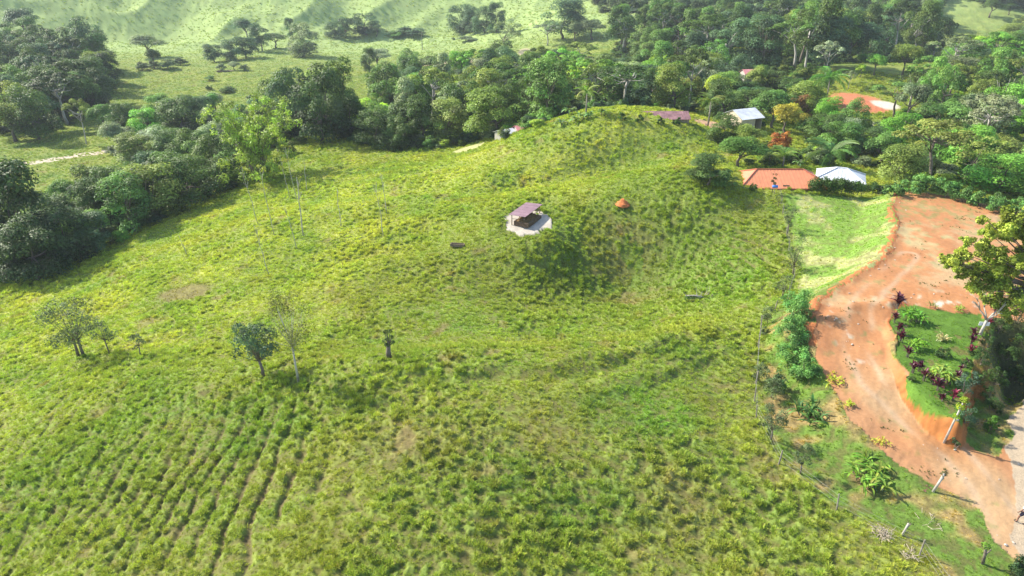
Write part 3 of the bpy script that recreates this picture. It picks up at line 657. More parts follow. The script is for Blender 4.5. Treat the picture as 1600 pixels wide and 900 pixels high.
def bamboo_proto():
    rng = np.random.default_rng(9); mb = MB(); lobes = []
    for i in range(34):
        a = rng.uniform(0, 6.28); sp_ = rng.uniform(.1, .5); hh = rng.uniform(.75, 1.0); pts = []
        for j in range(8):
            t = j / 7; rr = .05 + sp_ * t ** 2.0; z = hh * (t * 1.15 - .3 * sp_ * t ** 3.5 * 1.6)
            pts.append((math.cos(a) * rr, math.sin(a) * rr, z - .02))
            if j >= 3: lobes.append((pts[-1][0], pts[-1][1], z, .035 + .03 * rng.uniform()))
        mb.tube(pts, [.006 * (1 - .1 * j) for j in range(8)], 4)
    for i in range(40):
        a = rng.uniform(0, 6.28); q = rng.uniform(.1, .42); lobes.append((math.cos(a) * q, math.sin(a) * q, rng.uniform(.1, .5), .07))
    V, Fq, A = leaf_cloud(rng, lobes, 15000, .036, 1.0, .3, -.9, .3, .7, .6, .9)
    return mb.mesh('bamboo_stems', M_BARK, True), mesh_np('bamboo_foliage', V, Fq, M_LEAF, False, [('leafvar', 'FACE', A)])
PROTO['bamboo'] = [bamboo_proto()]
TREE_XY = []
NAMES = {'round': 'broadleaf_tree', 'full': 'leafy_tree', 'tall': 'tall_tree', 'umbrella': 'umbrella_tree', 'sparse': 'open_crowned_tree', 'shrub': 'shrub', 'bamboo': 'bamboo_clump'}
trng = random.Random(11)
def put_tree(loc, h, w, kind, tint, label=None, group=None, name=None, k=None, rz=None, cat=None):
    pr = PROTO[kind]; tm, cm = pr[(trng.randrange(len(pr)) if k is None else k) % len(pr)]
    root = empty(name or NAMES[kind], loc, trng.uniform(0, 6.28) if rz is None else rz, (w * trng.uniform(.82, 1.2), w * trng.uniform(.82, 1.2), h)); root.rotation_euler[0] = trng.uniform(-.07, .07); root.rotation_euler[1] = trng.uniform(-.07, .07)
    shrub = kind in ('shrub', 'bamboo')
    a = link(bpy.data.objects.new('stems' if shrub else 'trunk', tm), root); b = link(bpy.data.objects.new('foliage' if shrub else 'crown', cm), root)
    b['tint'] = [float(c) * 1.95 for c in tint]
    tag(root, label, cat or ('shrub' if kind == 'shrub' else 'bamboo' if kind == 'bamboo' else 'tree'), group)
    TREE_XY.append((loc[0], loc[1], w * .5)); return root
def tree_px(px, pyb, pyt, wpx, kind, tint, label, group=None, **kw):
    p, t = P3(px, pyb); h = (pyb - pyt) * t / F / .93; w = wpx * t / F * (1.4 if pyb < 110 and kind in ('full', 'round') and px < 900 and wpx < 1.1 * (pyb - pyt) else 1.12)
    return put_tree(p - Vector((0, 0, .1)), h, w, kind, TINT.get(tint, tint) if isinstance(tint, str) else tint, label, group, **kw)
TINT = {'dark': (.05, .085, .02), 'deep': (.034, .06, .018), 'mid': (.075, .14, .03), 'olive': (.11, .145, .03), 'fresh': (.10, .21, .03), 'yg': (.19, .27, .03), 'grey': (.12, .155, .075),
        'yellow': (.22, .20, .025), 'orange': (.22, .085, .02), 'rust': (.15, .085, .03), 'blue': (.052, .092, .042), 'silver': (.17, .21, .13)}
WORD = {'dark': 'dark green', 'deep': 'very dark green', 'mid': 'mid green', 'olive': 'olive green', 'fresh': 'fresh green', 'yg': 'yellow-green', 'grey': 'grey-green', 'blue': 'blue-green', 'silver': 'silvery green', 'rust': 'rusty brown', 'yellow': 'yellow'}
# ---- trees picked out one by one: base x, base y, top y, crown width, kind, tint, label
HAND = [
(30,425,262,110,'full','deep','tallest dark tree at the left edge, in front of the riverside wood'),
(105,412,322,90,'full','deep','dark rounded tree at the left riverside, right of the tallest dark one'),
(62,440,345,90,'full','deep','low dark tree at the very left bottom end of the riverside wood'),
(150,395,335,60,'full','blue','dark blue-green tree at the field edge by the small bright shrub'),
(105,345,276,62,'round','mid','mid green rounded tree standing out above the left riverside wood'),
(190,375,350,38,'shrub','fresh','bright green shrub at the field edge under the left riverside wood'),
(240,345,262,90,'full','olive','olive tree with a leaning pale trunk in front of the riverside wood'),
(305,320,240,95,'full','dark','dense dark tree at the field edge left of the bamboo clump'),
(205,330,258,70,'round','dark','dark tree behind the leaning pale trunk at the riverside'),
(340,300,250,60,'full','dark','small dark tree tucked at the left foot of the bamboo clump'),
(405,283,172,140,'bamboo',(.16,.225,.03),'large feathery yellow-green bamboo clump at the field edge'),
(360,290,225,60,'shrub','mid','green shrub growing against the left side of the bamboo clump'),
(190,238,186,50,'round','grey','small round grey-green tree at the end of the farm track'),
(247,240,198,75,'round','silver','silvery spreading tree right of the farm track end'),
(285,215,156,95,'full','dark','wide dark tree behind the silvery tree and left of the bamboo'),
(333,185,143,50,'round','silver','pale silvery round tree standing above the wide dark tree'),
(62,218,140,75,'full','dark','dark tree at the bottom left of the upper left wood, above the track'),
(25,220,160,70,'round','olive','olive tree at the left edge above the farm track'),
(135,225,155,38,'umbrella','olive','slender pale-trunked tree with a tan crown beside the upper left wood'),
(165,205,160,40,'round','mid','light green tree right of the slender tan-crowned tree'),
(140,165,96,85,'full','dark','dark green tree on the right edge of the upper left wood'),
(150,110,32,62,'full','blue','tall bluish tree on the right side of the upper left wood'),
(105,120,50,50,'full','deep','dark tree left of the tall bluish tree in the upper left wood'),
(45,60,12,46,'round','blue','hazy blue-green tree on the hill foot at the upper left'),
(100,185,110,80,'full','dark','broad dark tree in the middle of the upper left wood'),
(236,90,54,48,'round','grey','grey-green spreading tree alone in the upper left valley pasture'),
(242,108,76,16,'round','deep','small dark upright tree below the spreading one in the valley pasture'),
(223,110,94,22,'shrub','deep','left of the two round dark bushes in the valley pasture'),
(240,107,92,20,'shrub','deep','right of the two round dark bushes in the valley pasture'),
(262,108,90,30,'shrub','grey','pale bush between the dark bushes in the valley pasture'),
(282,102,88,26,'shrub','deep','dark flat bush at the right end of the valley bush row'),
(335,96,70,36,'full','blue','left end tree of the hazy hedge row below the cone hill'),
(360,94,64,40,'full','blue','second tree of the hazy hedge row below the cone hill'),
(385,90,60,40,'full','blue','third tree of the hazy hedge row below the cone hill'),
(388,62,28,34,'round','blue','tall hazy tree above the hedge row near the cone hill'),
(410,80,45,40,'full','blue','fourth tree of the hazy hedge row below the cone hill'),
(432,76,52,36,'round','grey','pale right end tree of the hazy hedge row below the cone hill'),
(346,112,97,20,'shrub','grey','left low bush beside the dark trough in the valley pasture'),
(366,110,96,24,'umbrella','grey','middle low tree above the dark trough in the valley pasture'),
(383,110,98,16,'shrub','grey','right low bush near the dark trough in the valley pasture'),
(328,126,116,18,'shrub','mid','upper small bush alone in the valley pasture'),
(327,140,130,12,'shrub','dark','lower small dark bush alone in the valley pasture'),
(355,144,133,28,'shrub','dark','dark low bush at the right edge of the valley pasture'),
(455,62,32,16,'full','blue','narrow dark hazy tree behind the lone conical tree'),
(474,87,38,46,'full','grey','lone conical grey-green tree standing in the valley pasture'),
(522,60,36,24,'full','blue','left dark tree of the clump at the foot of the hazy hills'),
(541,60,31,32,'full','blue','middle dark tree of the clump at the foot of the hazy hills'),
(573,55,24,44,'full','blue','tall right tree of the clump at the foot of the hazy hills'),
(588,57,38,20,'round','grey','small pale tree at the right of the hill-foot clump'),
(645,55,40,50,'shrub','blue','wide low hazy bush left of the square dark grove'),
(618,58,48,28,'shrub','mid','small bush on the pasture left of the wide hazy bush'),
(718,52,12,30,'full','blue','left dark tree of the square grove on the far pasture'),
(738,52,12,32,'full','blue','second dark tree of the square grove on the far pasture'),
(757,52,14,26,'full','blue','third dark tree of the square grove on the far pasture'),
(776,52,9,26,'full','blue','right tallest tree of the square grove on the far pasture'),
(732,66,58,34,'shrub','grey','low hedge-like bush on the pasture below the square grove'),
(708,63,58,8,'shrub','grey','tiny bush beside the low hedge on the far pasture'),
(793,82,36,50,'sparse','grey','pale-limbed spreading tree right of the square grove'),
(785,104,66,50,'full','dark','dark dense tree under the pale-limbed spreading tree'),
(880,60,4,58,'full','blue','tall hazy tree at the top centre left of the clearing'),
(900,66,34,36,'round','grey','hazy rounded tree at the left of the curved hedge'),
(925,62,30,40,'round','grey','pale green tree in the curved hedge above the clearing'),
(855,72,40,36,'umbrella','silver','bare silvery tree beside the far dirt path'),
(592,108,74,44,'umbrella','silver','white-limbed tree with dark ivy on the small green knoll'),
(577,112,76,28,'full','dark','dark tree behind the white-limbed one on the green knoll'),
(640,115,78,38,'full','mid','rounded tree beside the brown bare patch in the centre distance'),
(440,212,116,60,'full','dark','left big dark tree of the group behind the bamboo clump'),
(470,218,112,70,'full','blue','second big dark tree of the group behind the bamboo clump'),
(505,222,110,75,'full','deep','third big dark tree of the group behind the bamboo clump'),
(535,215,103,60,'full','dark','right tallest dark tree of the group behind the bamboo clump'),
(600,180,103,70,'full','dark','large dark tree behind the brown bare patch at field top'),
(655,190,112,64,'round','mid','mid green tree right of the large dark one past the field'),
(585,232,175,60,'full','dark','dark tree at the top edge of the field left of the roof'),
(625,233,182,56,'full','dark','dark tree at the top field edge, second from its left end'),
(660,228,155,60,'full','dark','tall tree at the top field edge, middle of the front row'),
(700,225,160,80,'full','olive','wide olive tree at the top field edge behind the grey bushes'),
(735,205,138,56,'umbrella','yg','pale-trunked yellow-green tree behind the grey bushes'),
(765,212,150,50,'tall','olive','yellowish tree left of the pink roof by the field'),
(650,230,205,46,'shrub','grey','grey-green bush at the top field edge, leftmost'),
(710,222,197,60,'shrub','grey','grey-green bush at the top field edge, wide middle one'),
(770,216,190,46,'shrub','grey','grey-green bush just left of the pink roof'),
(815,200,125,56,'full','dark','dark tree behind the pink roof'),
(850,190,120,52,'tall','mid','tall mid green tree right of and behind the pink roof'),
(825,165,92,46,'tall','dark','tall dark tree with a pale trunk above the pink roof'),
(975,168,128,46,'round','dark','rounded dark tree behind the knoll left of the maroon roof'),
(1000,168,130,40,'round','mid','leafy tree behind the maroon roof, left end'),
(1040,164,126,40,'round','fresh','bright green rounded tree behind the maroon roof'),
(1130,222,176,62,'full','dark','dense dark tree at the right foot of the knoll'),
(1105,289,246,66,'full','dark','dense dark bush-like tree left of the orange roof'),
(1130,288,256,40,'shrub','mid','lighter shrub between the dark tree and the orange roof'),
(1140,238,222,30,'shrub','grey','grey shrub on the grass below the dense dark tree'),
(1226,214,160,62,'round','yellow','yellow-leaved tree right of the white shed'),
(1216,240,196,34,'shrub','orange','orange-red shrub below the yellow-leaved tree'),
(1245,192,138,40,'shrub','rust','rusty brown shrub above the yellow-leaved tree'),
(1290,205,155,44,'full','fresh','fresh green tree below the tall palm right of the yellow tree'),
(1365,118,84,30,'round','fresh','bright green tree on the small clearing hill, rightmost'),
(1343,122,100,20,'round','yg','small light tree on the small clearing hill'),
(1345,108,84,34,'round','mid','green tree on the left crest of the clearing hill'),
(1285,132,68,40,'umbrella','silver','pale flat-topped tree left of the clearing hill'),
(1325,140,112,20,'umbrella','grey','small pale tree on the side of the clearing hill'),
(1410,120,68,50,'round','olive','olive tree with open crown right of the clearing hill'),
(1545,27,0,32,'round','dark','left of the two dark trees on the far right green knoll'),
(1575,24,6,24,'round','deep','right of the two dark trees on the far right green knoll'),
(1520,180,120,52,'round','olive','olive brown-tinged tree in the right wood'),
(1585,160,92,60,'umbrella','olive','spreading olive tree at the upper right edge'),
(1560,300,240,110,'full','fresh','wide bright green tree behind the dirt yard at right'),
(1470,260,205,60,'full','mid','dense green tree behind the dirt yard, left of the bright one'),
(1400,290,225,80,'full','olive','tall olive feathery tree right of the white roof'),
(1455,210,110,46,'tall','mid','tall green tree in the middle of the right wood'),
(1490,215,170,44,'round','blue','pale blue-green tree in the right wood'),
(1380,88,24,50,'umbrella','deep','tall flat-topped tree on the dark forest ridge'),
(1420,92,16,46,'tall','deep','very tall dark tree at the right of the forest ridge'),
(1340,90,20,50,'tall','deep','tall dark tree on the forest ridge left of the flat-topped one'),
(1500,84,56,26,'umbrella','deep','leaning flat-topped tree at the right end of the dark ridge'),
]
HAND = [a[:4] + ('round',) + a[5:] if a[4] == 'umbrella' and a[0] < 600 and a[1] < 150 else a for a in HAND]
for a in HAND: tree_px(*a[:6], a[6])
for px_, py_ in ((1226, 226), (1216, 246), (1245, 206), (1180, 205), (1170, 200), (1200, 252), (405, 290), (440, 270), (375, 300), (400, 260)):
    q_ = P3(px_, py_)[0]; TREE_XY.append((q_.x, q_.y, 7))
print('hand', time.time() - T0)
ORD = 'first second third fourth fifth sixth seventh eighth ninth tenth eleventh twelfth thirteenth fourteenth fifteenth sixteenth seventeenth eighteenth nineteenth twentieth'.split()
SHAPE = {'round': 'round-crowned', 'full': 'densely leafed', 'tall': 'tall', 'umbrella': 'flat-topped', 'sparse': 'open-crowned', 'shrub': 'bushy'}
def in_poly(poly, X, Y): return sdf(poly, X, Y) < 0
ZONES = []
def zone(phrase, poly, spacing, hr, wr, kinds, tints, seed, skip=.9, per_row=14, ymin=0):
    rng = random.Random(seed); nrg = np.random.default_rng(seed)
    bx, by, bt = at([p[0] for p in poly], [p[1] for p in poly]); W = list(zip(bx, by))
    ZONES.append((W, tints, ymin))
    x0, x1, y0, y1 = min(bx) - 5, max(bx) + 5, min(by) - 5, max(by) + 5
    X, Y = np.meshgrid(np.arange(x0, x1, spacing), np.arange(y0, y1, spacing)); X = X + nrg.uniform(-.38, .38, X.shape) * spacing; Y = Y + nrg.uniform(-.38, .38, Y.shape) * spacing
    X = X.ravel(); Y = Y.ravel(); Z = macro(X, Y); PX, PY = proj(X, Y, Z)
    ok = in_poly(W, X, Y) & (Y > ymin) & (bare(X, Y) < .3) & (bare(X, Y) < .25) & (PX > -70) & (PX < 1670); X, Y, Z, PX, PY = [q[ok] for q in (X, Y, Z, PX, PY)]
    T = []
    for x, y, z, px, py in zip(X, Y, Z, PX, PY):
        if any((x - a) ** 2 + (y - b) ** 2 < (c * skip) ** 2 for a, b, c in TREE_XY): continue
        T.append((x, y, z, px, py))
    T.sort(key=lambda q: q[1]); out = []
    rows = max(1, math.ceil(len(T) / per_row)); per = math.ceil(len(T) / rows) if T else 1
    rn = {1: ['single'], 2: ['front', 'back'], 3: ['front', 'middle', 'back'], 4: ['front', 'second', 'third', 'back']}.get(rows, ['front'] + [ORD[i] for i in range(1, rows - 1)] + ['back'])
    for r in range(rows):
        S = sorted(T[r * per:(r + 1) * per], key=lambda q: q[3])
        for i, (x, y, z, px, py) in enumerate(S):
            kd = rng.choices([k for k, _ in kinds], [w for _, w in kinds])[0]; tn = rng.choices([k for k, _ in tints], [w for _, w in tints])[0]
            h = rng.uniform(*hr) * (1.2 if kd in ('tall', 'umbrella') else 1); w = rng.uniform(*wr) * (1.15 if kd == 'umbrella' else 1)
            if kd == 'shrub': h *= .5; w *= .8
            v = rng.uniform(.82, 1.2); tn_ = tuple(c * v * rng.uniform(.93, 1.07) for c in TINT[tn])
            lab = '%s %s %s, %s from left in %s row, %s' % (WORD[tn], SHAPE[kd], 'bush' if kd == 'shrub' else 'tree', ORD[i] if i < 20 else 'last', rn[r], phrase)
            put_tree((x, y, gz1(x, y) - .1), h, w, kd, tn_, lab, 'trees of the ' + phrase.replace('of the ', '').replace('in the ', ''))
    print(phrase, len(T))
DK = [('dark', 4), ('deep', 3), ('mid', 2), ('blue', 2), ('olive', 1)]
MX = [('dark', 3), ('mid', 3), ('olive', 2), ('fresh', 1), ('grey', 1), ('blue', 1), ('yg', .4)]
zone('left riverside wood', [(-40,445),(70,432),(150,392),(240,350),(345,304),(330,282),(200,300),(100,340),(-40,345)], 7.6, (7, 11), (8, 11), [('full', 3), ('round', 1), ('shrub', .5)], DK, 1, .55, 10)
zone('upper left wood', [(-60,222),(60,210),(130,190),(180,150),(170,100),(60,80),(-60,75)], 13.5, (12, 18), (13, 18), [('full', 3), ('round', 1), ('umbrella', .5)], DK, 2, .6, 10)
zone('wood beside the bamboo', [(170,240),(320,285),(400,285),(480,222),(400,185),(250,182),(190,205)], 11, (7, 11), (9, 13), [('full', 2), ('round', 2), ('umbrella', .4), ('shrub', .6)], MX, 3, .6, 10)
zone('wood past the field', [(430,212),(560,226),(740,228),(800,215),(870,196),(870,150),(760,120),(640,125),(620,165),(520,180)], 11.5, (9, 14), (10, 14), [('full', 3), ('round', 2), ('tall', 1), ('umbrella', .5)], MX, 4, .6, 11)
zone('wood behind the knoll', [(870,196),(960,184),(1100,176),(1120,120),(1000,120),(900,118),(820,112),(770,120),(860,150)], 11.5, (9, 13), (10, 15), [('full', 2), ('round', 1.5), ('umbrella', 1.5), ('tall', 1.2), ('sparse', .7)], MX, 5, .6, 12, 147)
zone('dark forest ridge', [(960,92),(1040,110),(1200,128),(1280,125),(1300,100),(1430,100),(1470,70),(1400,60),(1200,64),(1020,48),(960,70)], 15, (12, 19), (13, 19), [('full', 2.5), ('tall', 2.5), ('round', 1), ('umbrella', 1.5)], DK, 6, .6, 14)
zone('wood around the white shed', [(1100,176),(1130,205),(1260,215),(1290,200),(1280,130),(1200,130),(1120,120)], 10, (6, 10), (8, 11), [('full', 2), ('round', 2), ('shrub', 1), ('sparse', .5)], MX, 7, .7, 10)
zone('right wood', [(1395,190),(1400,280),(1440,292),(1660,312),(1660,115),(1480,118),(1420,118),(1400,150)], 11, (7, 11), (9, 13), [('full', 2.5), ('round', 2), ('umbrella', 1), ('tall', 1), ('sparse', 1), ('shrub', .6)], MX + [('fresh', 2)], 8, .65, 12)
zone('wood behind the two houses', [(1150,262),(1270,262),(1360,262),(1400,270),(1390,200),(1310,205),(1290,215),(1180,222),(1130,230)], 8.5, (5, 8), (7, 9), [('full', 2), ('round', 2), ('shrub', 1.5)], MX, 9, .7, 10)
zone('far right thicket', [(1480,116),(1660,112),(1660,60),(1590,50),(1500,75)], 15, (7, 11), (11, 15), [('full', 2), ('round', 2), ('umbrella', .7)], MX, 10, .6, 10)
print('zones', time.time() - T0, 'trees', len(TREE_XY))
# the far forest reads as one mass
def far_forest():
    rng = np.random.default_rng(33); n = 2600
    X = rng.uniform(-40, 560, n); Y = rng.uniform(300, 640, n); Z = macro(X, Y); PX, PY = proj(X, Y, Z)
    ok = (PX > 930) & (PX < 1750) & (PY < 70) & ~((np.abs(PX - 1530) < 75) & (PY > 12) & (Y < 460))
    ok &= ~((PX < 1010) & (Y < 460)) & (Y > 345)
    X, Y, Z = X[ok], Y[ok], Z[ok]; n = len(X); pr = [m[1] for k in ('full', 'round', 'tall') for m in PROTO[k][:2]]
    w = rng.uniform(9, 15, n); h = rng.uniform(9, 16, n); T = np.array([TINT[k] for k in ('dark', 'deep', 'mid', 'blue', 'grey')])[rng.integers(0, 5, n)]
    scatter('distant_forest', np.c_[X, Y, Z - 1], np.c_[np.zeros(n), np.zeros(n), rng.uniform(0, 6.28, n)], np.c_[w, w, h], 1.6 * T * rng.uniform(.8, 1.2, n)[:, None], pr, rng.integers(0, 6, n), 'hazy blue-green forest covering the far hills at the top right', 'forest')
    print('far', n)
far_forest()
def undergrowth():
    rng = np.random.default_rng(44); P = []; S = []; T = []
    for W, tints, ymin in ZONES:
        xs = [p[0] for p in W]; ys = [p[1] for p in W]; A = (max(xs) - min(xs)) * (max(ys) - min(ys)); n = int(min(2600, A / 9)); X = rng.uniform(min(xs), max(xs), n); Y = rng.uniform(min(ys), max(ys), n)
        k = in_poly(W, X, Y) & (Y > ymin) & (bare(X, Y) < .25) & (noise(X / 14, Y / 14, 161) > -.45) & ((np.hypot(X - 95, (Y - 190) * .6) > 14)); Z = macro(X, Y); PX, PY = proj(X, Y, Z); k &= (PX > -40) & (PX < 1640) & ~((PX > 1300) & (PX < 1400) & (PY > 105) & (PY < 200)) & ~((PX > 1140) & (PX < 1250) & (PY > 165) & (PY < 250))
        # keep clear of the buildings and the open grass right in front of them
        k &= ~((Y < 108) & (X > 28) & (X < 56)); k &= ~((X > 20) & (X < 62) & (Y > 124) & (Y < 150))
        X, Y = X[k], Y[k]; P.append(np.c_[X, Y, gz(X, Y) - .15]); m = len(X); w = rng.uniform(2.6, 5.2, m); S.append(np.c_[w, w, w * rng.uniform(.55, .95, m)])
        names = [t for t, _ in tints]; T.append(np.array([TINT[names[i]] for i in rng.integers(0, len(names), m)]) * rng.uniform(1.1, 1.9, m)[:, None])
    P = np.concatenate(P); S = np.concatenate(S); T = np.concatenate(T); n = len(P); pr = [m[1] for m in PROTO['shrub']]
    scatter('forest_undergrowth', P, np.c_[np.zeros(n), np.zeros(n), rng.uniform(0, 6.28, n)], S, T, pr, rng.integers(0, len(pr), n), 'mixed green undergrowth filling the gaps between the trees of the woods', 'undergrowth'); print('undergrowth', n)
undergrowth()
#@@OBJECTS
# ================================================================ MATERIALS FOR OBJECTS
M_PURPLE = plain('faded_plum_sheet', (.29, .18, .20), .6, .18, 1.2)
M_WOOD = plain('weathered_wood', (.20, .15, .10), .85, .35, 5, bump=.3)
M_POST = plain('grey_post', (.26, .23, .19), .9, .35, 6, bump=.3)
M_CONC = plain('pale_concrete', (.42, .39, .34), .9, .2, 4, bump=.2)
M_MUCK = plain('brown_fodder', (.14, .085, .03), .95, .45, 7, bump=.8)
M_ORANGE = plain('orange_roof', (.62, .24, .12), .5, .08, 1.5); M_RIDGE = plain('dark_orange_ridge', (.44, .13, .07), .55, .1, 3)
M_WHITE = plain('white_roof_sheet', (.58, .60, .63), .45, .2, .8); M_MAROON = plain('rusted_maroon_sheet', (.24, .13, .13), .6, .35, 1.2)
M_PINK = plain('faded_red_roof', (.55, .22, .22), .55, .15, 1.2); M_WALL = plain('cream_wall', (.55, .47, .34), .85, .12, 2); M_TAN = plain('tan_board_wall', (.34, .27, .19), .85, .25, 3)
M_DARKO = plain('dark_interior', (.02, .02, .02), .9, .2, 2); M_GLASS = plain('window_glass', (.04, .05, .06), .15, .1, 2, spec=.6); M_BLUE = plain('blue_plastic', (.06, .2, .6), .4, .1, 3)
M_WIRE = plain('galvanised_wire', (.35, .34, .32), .5, .2, 4, metal=.6); M_CLAYM = ground_mat('clay_heap', (6, .3), .6); M_STRAW = plain('dead_twigs', (.42, .35, .26), .9, .3, 6)
M_SIGNW = plain('white_sign', (.8, .8, .8), .5, .03, 3)
M_TROUGH = plain('muddy_boards', (.12, .08, .05), .9, .4, 5, bump=.4)
def W(px, py, z): x, y = unproj(px, py, z); return Vector((float(x), float(y), z))

# ================================================================ FEEDING SHELTER
def shelter():
    gs = SHG[0]; c = [W(822.4, 316, gs + 2.05), W(848, 319, gs + 1.85), W(820.7, 339, gs + 1.5), W(795, 335, gs + 1.7)]   # roof corners: back left, back right, front right, front left
    ctr = sum(c, Vector()) / 4; g = gz1(ctr.x, ctr.y)
    root = empty('feeding_shelter', (ctr.x, ctr.y, g)); tag(root, 'open feeding shelter with a faded plum lean-to roof on the round pale pad', 'shelter')
    O = Vector((ctr.x, ctr.y, g)); c = [q - O for q in c]
    ax = ((c[1] + c[0]) / 2 - (c[2] + c[3]) / 2); L = ax.length; ax.normalize(); s = ((c[1] - c[0]) + (c[2] - c[3])).normalized()
    nn = 11
    for i in range(nn):       # corrugated sheets laid side by side along the roof
        a, b = i / nn, (i + 1) / nn - .004; mb = MB(); lift = Vector((0, 0, .008 * (i % 2)))
        p0 = c[3].lerp(c[0], a) + lift; p1 = c[2].lerp(c[1], a) + lift; p2 = c[2].lerp(c[1], b) + lift; p3 = c[3].lerp(c[0], b) + lift; dn = Vector((0, 0, -.035))
        mb.add([p0, p1, p2, p3, p0 + dn, p1 + dn, p2 + dn, p3 + dn], [(0,1,2,3),(7,6,5,4),(0,4,5,1),(1,5,6,2),(2,6,7,3),(3,7,4,0)]); mb.obj('roof_sheet', M_PURPLE, root)
    ins = []
    for a in (.06, .5, .94):
        for b in (.12, .88):
            t = c[3].lerp(c[0], a).lerp(c[2].lerp(c[1], a), b); ins.append(t); bz = gz1(O.x + t.x, O.y + t.y) - g - .2
            MB().tube([(t.x, t.y, bz), (t.x, t.y, t.z - .1)], .065, 6).obj('post', M_WOOD, root)
    for a in (.06, .5, .94):
        t0 = c[3].lerp(c[0], a).lerp(c[2].lerp(c[1], a), .04); t1 = c[3].lerp(c[0], a).lerp(c[2].lerp(c[1], a), .96); dn = Vector((0, 0, -.1)); MB().tube([t0 + dn, t1 + dn], .05, 4).obj('beam', M_WOOD, root)
    for i, j in ((0, 1), (4, 5), (1, 3), (3, 5)):
        for z in (.7,):
            MB().tube([(ins[i].x, ins[i].y, z), (ins[j].x, ins[j].y, z)], .04, 5).obj('rail', M_WOOD, root)
    # the trough with its heap of fodder
    axf = Vector((ax.x, ax.y, 0)).normalized(); ta = axf * -1.9 + Vector((.25, -.7, 0)); tb = axf * 1.9 + Vector((.25, -.7, 0)); d = (tb - ta); TL = d.length; ang = math.atan2(d.y, d.x); tc = (ta + tb) / 2
    tr = empty('feed_trough', (O.x + tc.x, O.y + tc.y, g + .02), ang); tag(tr, 'long low trough heaped with brown fodder under the plum shelter roof', 'trough')
    l, w = TL / 2, 1.1
    for nm, bx in (('side_wall', (-l, -w, -.2, l, -w + .13, .42)), ('side_wall', (-l, w - .13, -.2, l, w, .42)), ('end_wall', (-l, -w + .13, -.2, -l + .13, w - .13, .4)), ('end_wall', (l - .13, -w + .13, -.2, l, w - .13, .4))):
        MB().box(*bx).obj(nm, M_TROUGH, tr)
    nx, ny = 40, 14; V = []; Fq = []
    for i in range(nx + 1):
        for j in range(ny + 1):
            u, v = i / nx * 2 - 1, j / ny * 2 - 1; V.append((u * (l - .14), v * (w - .14), .3 + .62 * (1 - u * u) ** .5 * (1 - v * v) + .1 * random.Random(i * 31 + j).uniform(-1, 1)))
    for i in range(nx):
        for j in range(ny): a = i * (ny + 1) + j; Fq.append((a, a + ny + 1, a + ny + 2, a + 1))
    link(bpy.data.objects.new('fodder', mesh_np('fodder', V, Fq, M_MUCK, True)), tr)
shelter()
# ================================================================ HOUSES
def hip_house(name, cx, cy, rz, lx, ly, zg, ze, zr, ridge, roofm, wallm, ridgem, label, ribs=0, over=.5, cat='house', windows=True):
    root = empty(name, (cx, cy, zg), rz); tag(root, label, cat); e = ze - zg; r = zr - zg
    hx, hy, q = lx / 2, ly / 2, ridge / 2
    E = [Vector(p) for p in [(-hx,-hy,e),(hx,-hy,e),(hx,hy,e),(-hx,hy,e)]]; A, B = Vector((-q, 0, r)), Vector((q, 0, r)); th = Vector((0, 0, -.12))
    def slope(pts): 
        n = len(pts); MB().add(pts + [p + th for p in pts], [tuple(range(n)), tuple(range(2*n-1, n-1, -1))] + [(i, i+n, (i+1) % n + n, (i+1) % n) for i in range(n)]).obj('roof_slope', roofm, root)
    slope([E[0], E[1], B, A]); slope([E[2], E[3], A, B]); slope([E[3], E[0], A]); slope([E[1], E[2], B])
    up = Vector((0, 0, .05))
    for a, b in ((A, B), (E[0], A), (E[3], A), (E[1], B), (E[2], B)): MB().tube([a + up, b + up], .09, 5).obj('ridge_cap', ridgem, root)
    if ribs:      # raised sheet seams running down the two long slopes
        mb = MB()
        for i in range(1, ribs):
            x = -hx + lx * i / ribs; k = min(1, (hx - abs(x)) / max(.01, hx - q)); top = Vector((x, -hy * (1 - k), e + (r - e) * k)); u = Vector((0, 0, .02))
            mb.tube([Vector((x, -hy, e)) + u, top + u], .03, 4); mb.tube([Vector((x, hy, e)) + u, Vector((x, hy * (1 - k), top.z)) + u], .03, 4)
        o = mb.obj('roof_seams', roofm, root)
    wx, wy = hx - over, hy - over; b0 = -1.2
    for nm, bx in (('wall', (-wx, -wy, b0, wx, -wy + .15, e - .13)), ('wall', (-wx, wy - .15, b0, wx, wy, e - .13)), ('wall', (-wx, -wy + .15, b0, -wx + .15, wy - .15, e - .13)), ('wall', (wx - .15, -wy + .15, b0, wx, wy - .15, e - .13))): MB().box(*bx).obj(nm, wallm, root)
    MB().box(-hx, -hy - .04, e - .25, hx, -hy + .02, e - .02).obj('fascia', ridgem, root)
    if windows:
        for x in np.linspace(-wx + 1.3, wx - 1.3, 4):
            f = MB().box(x - .6, -wy - .04, .8, x + .6, -wy - .003, 1.9).obj('window', M_CONC, root); MB().box(x - .5, -wy - .06, .9, x + .5, -wy - .043, 1.8).obj('pane', M_GLASS, f)
        MB().box(-.45, -wy - .05, 0, .45, -wy - .004, 2.05).obj('door', M_WOOD, root)
    return root
hip_house('house', 38.2, 96.1, 0, 13.0, 7.4, .6, 2.3, 3.95, 6.6, M_ORANGE, M_WALL, M_RIDGE, 'low house with an orange hipped roof behind the top of the fenced slope', 26)
hip_house('house', 48.6, 99.2, R(-24), 6.8, 5.2, -.4, 1.95, 3.25, 1.2, M_WHITE, M_CONC, M_WHITE, 'small house with a white metal hipped roof beside the dark hedge', 14)
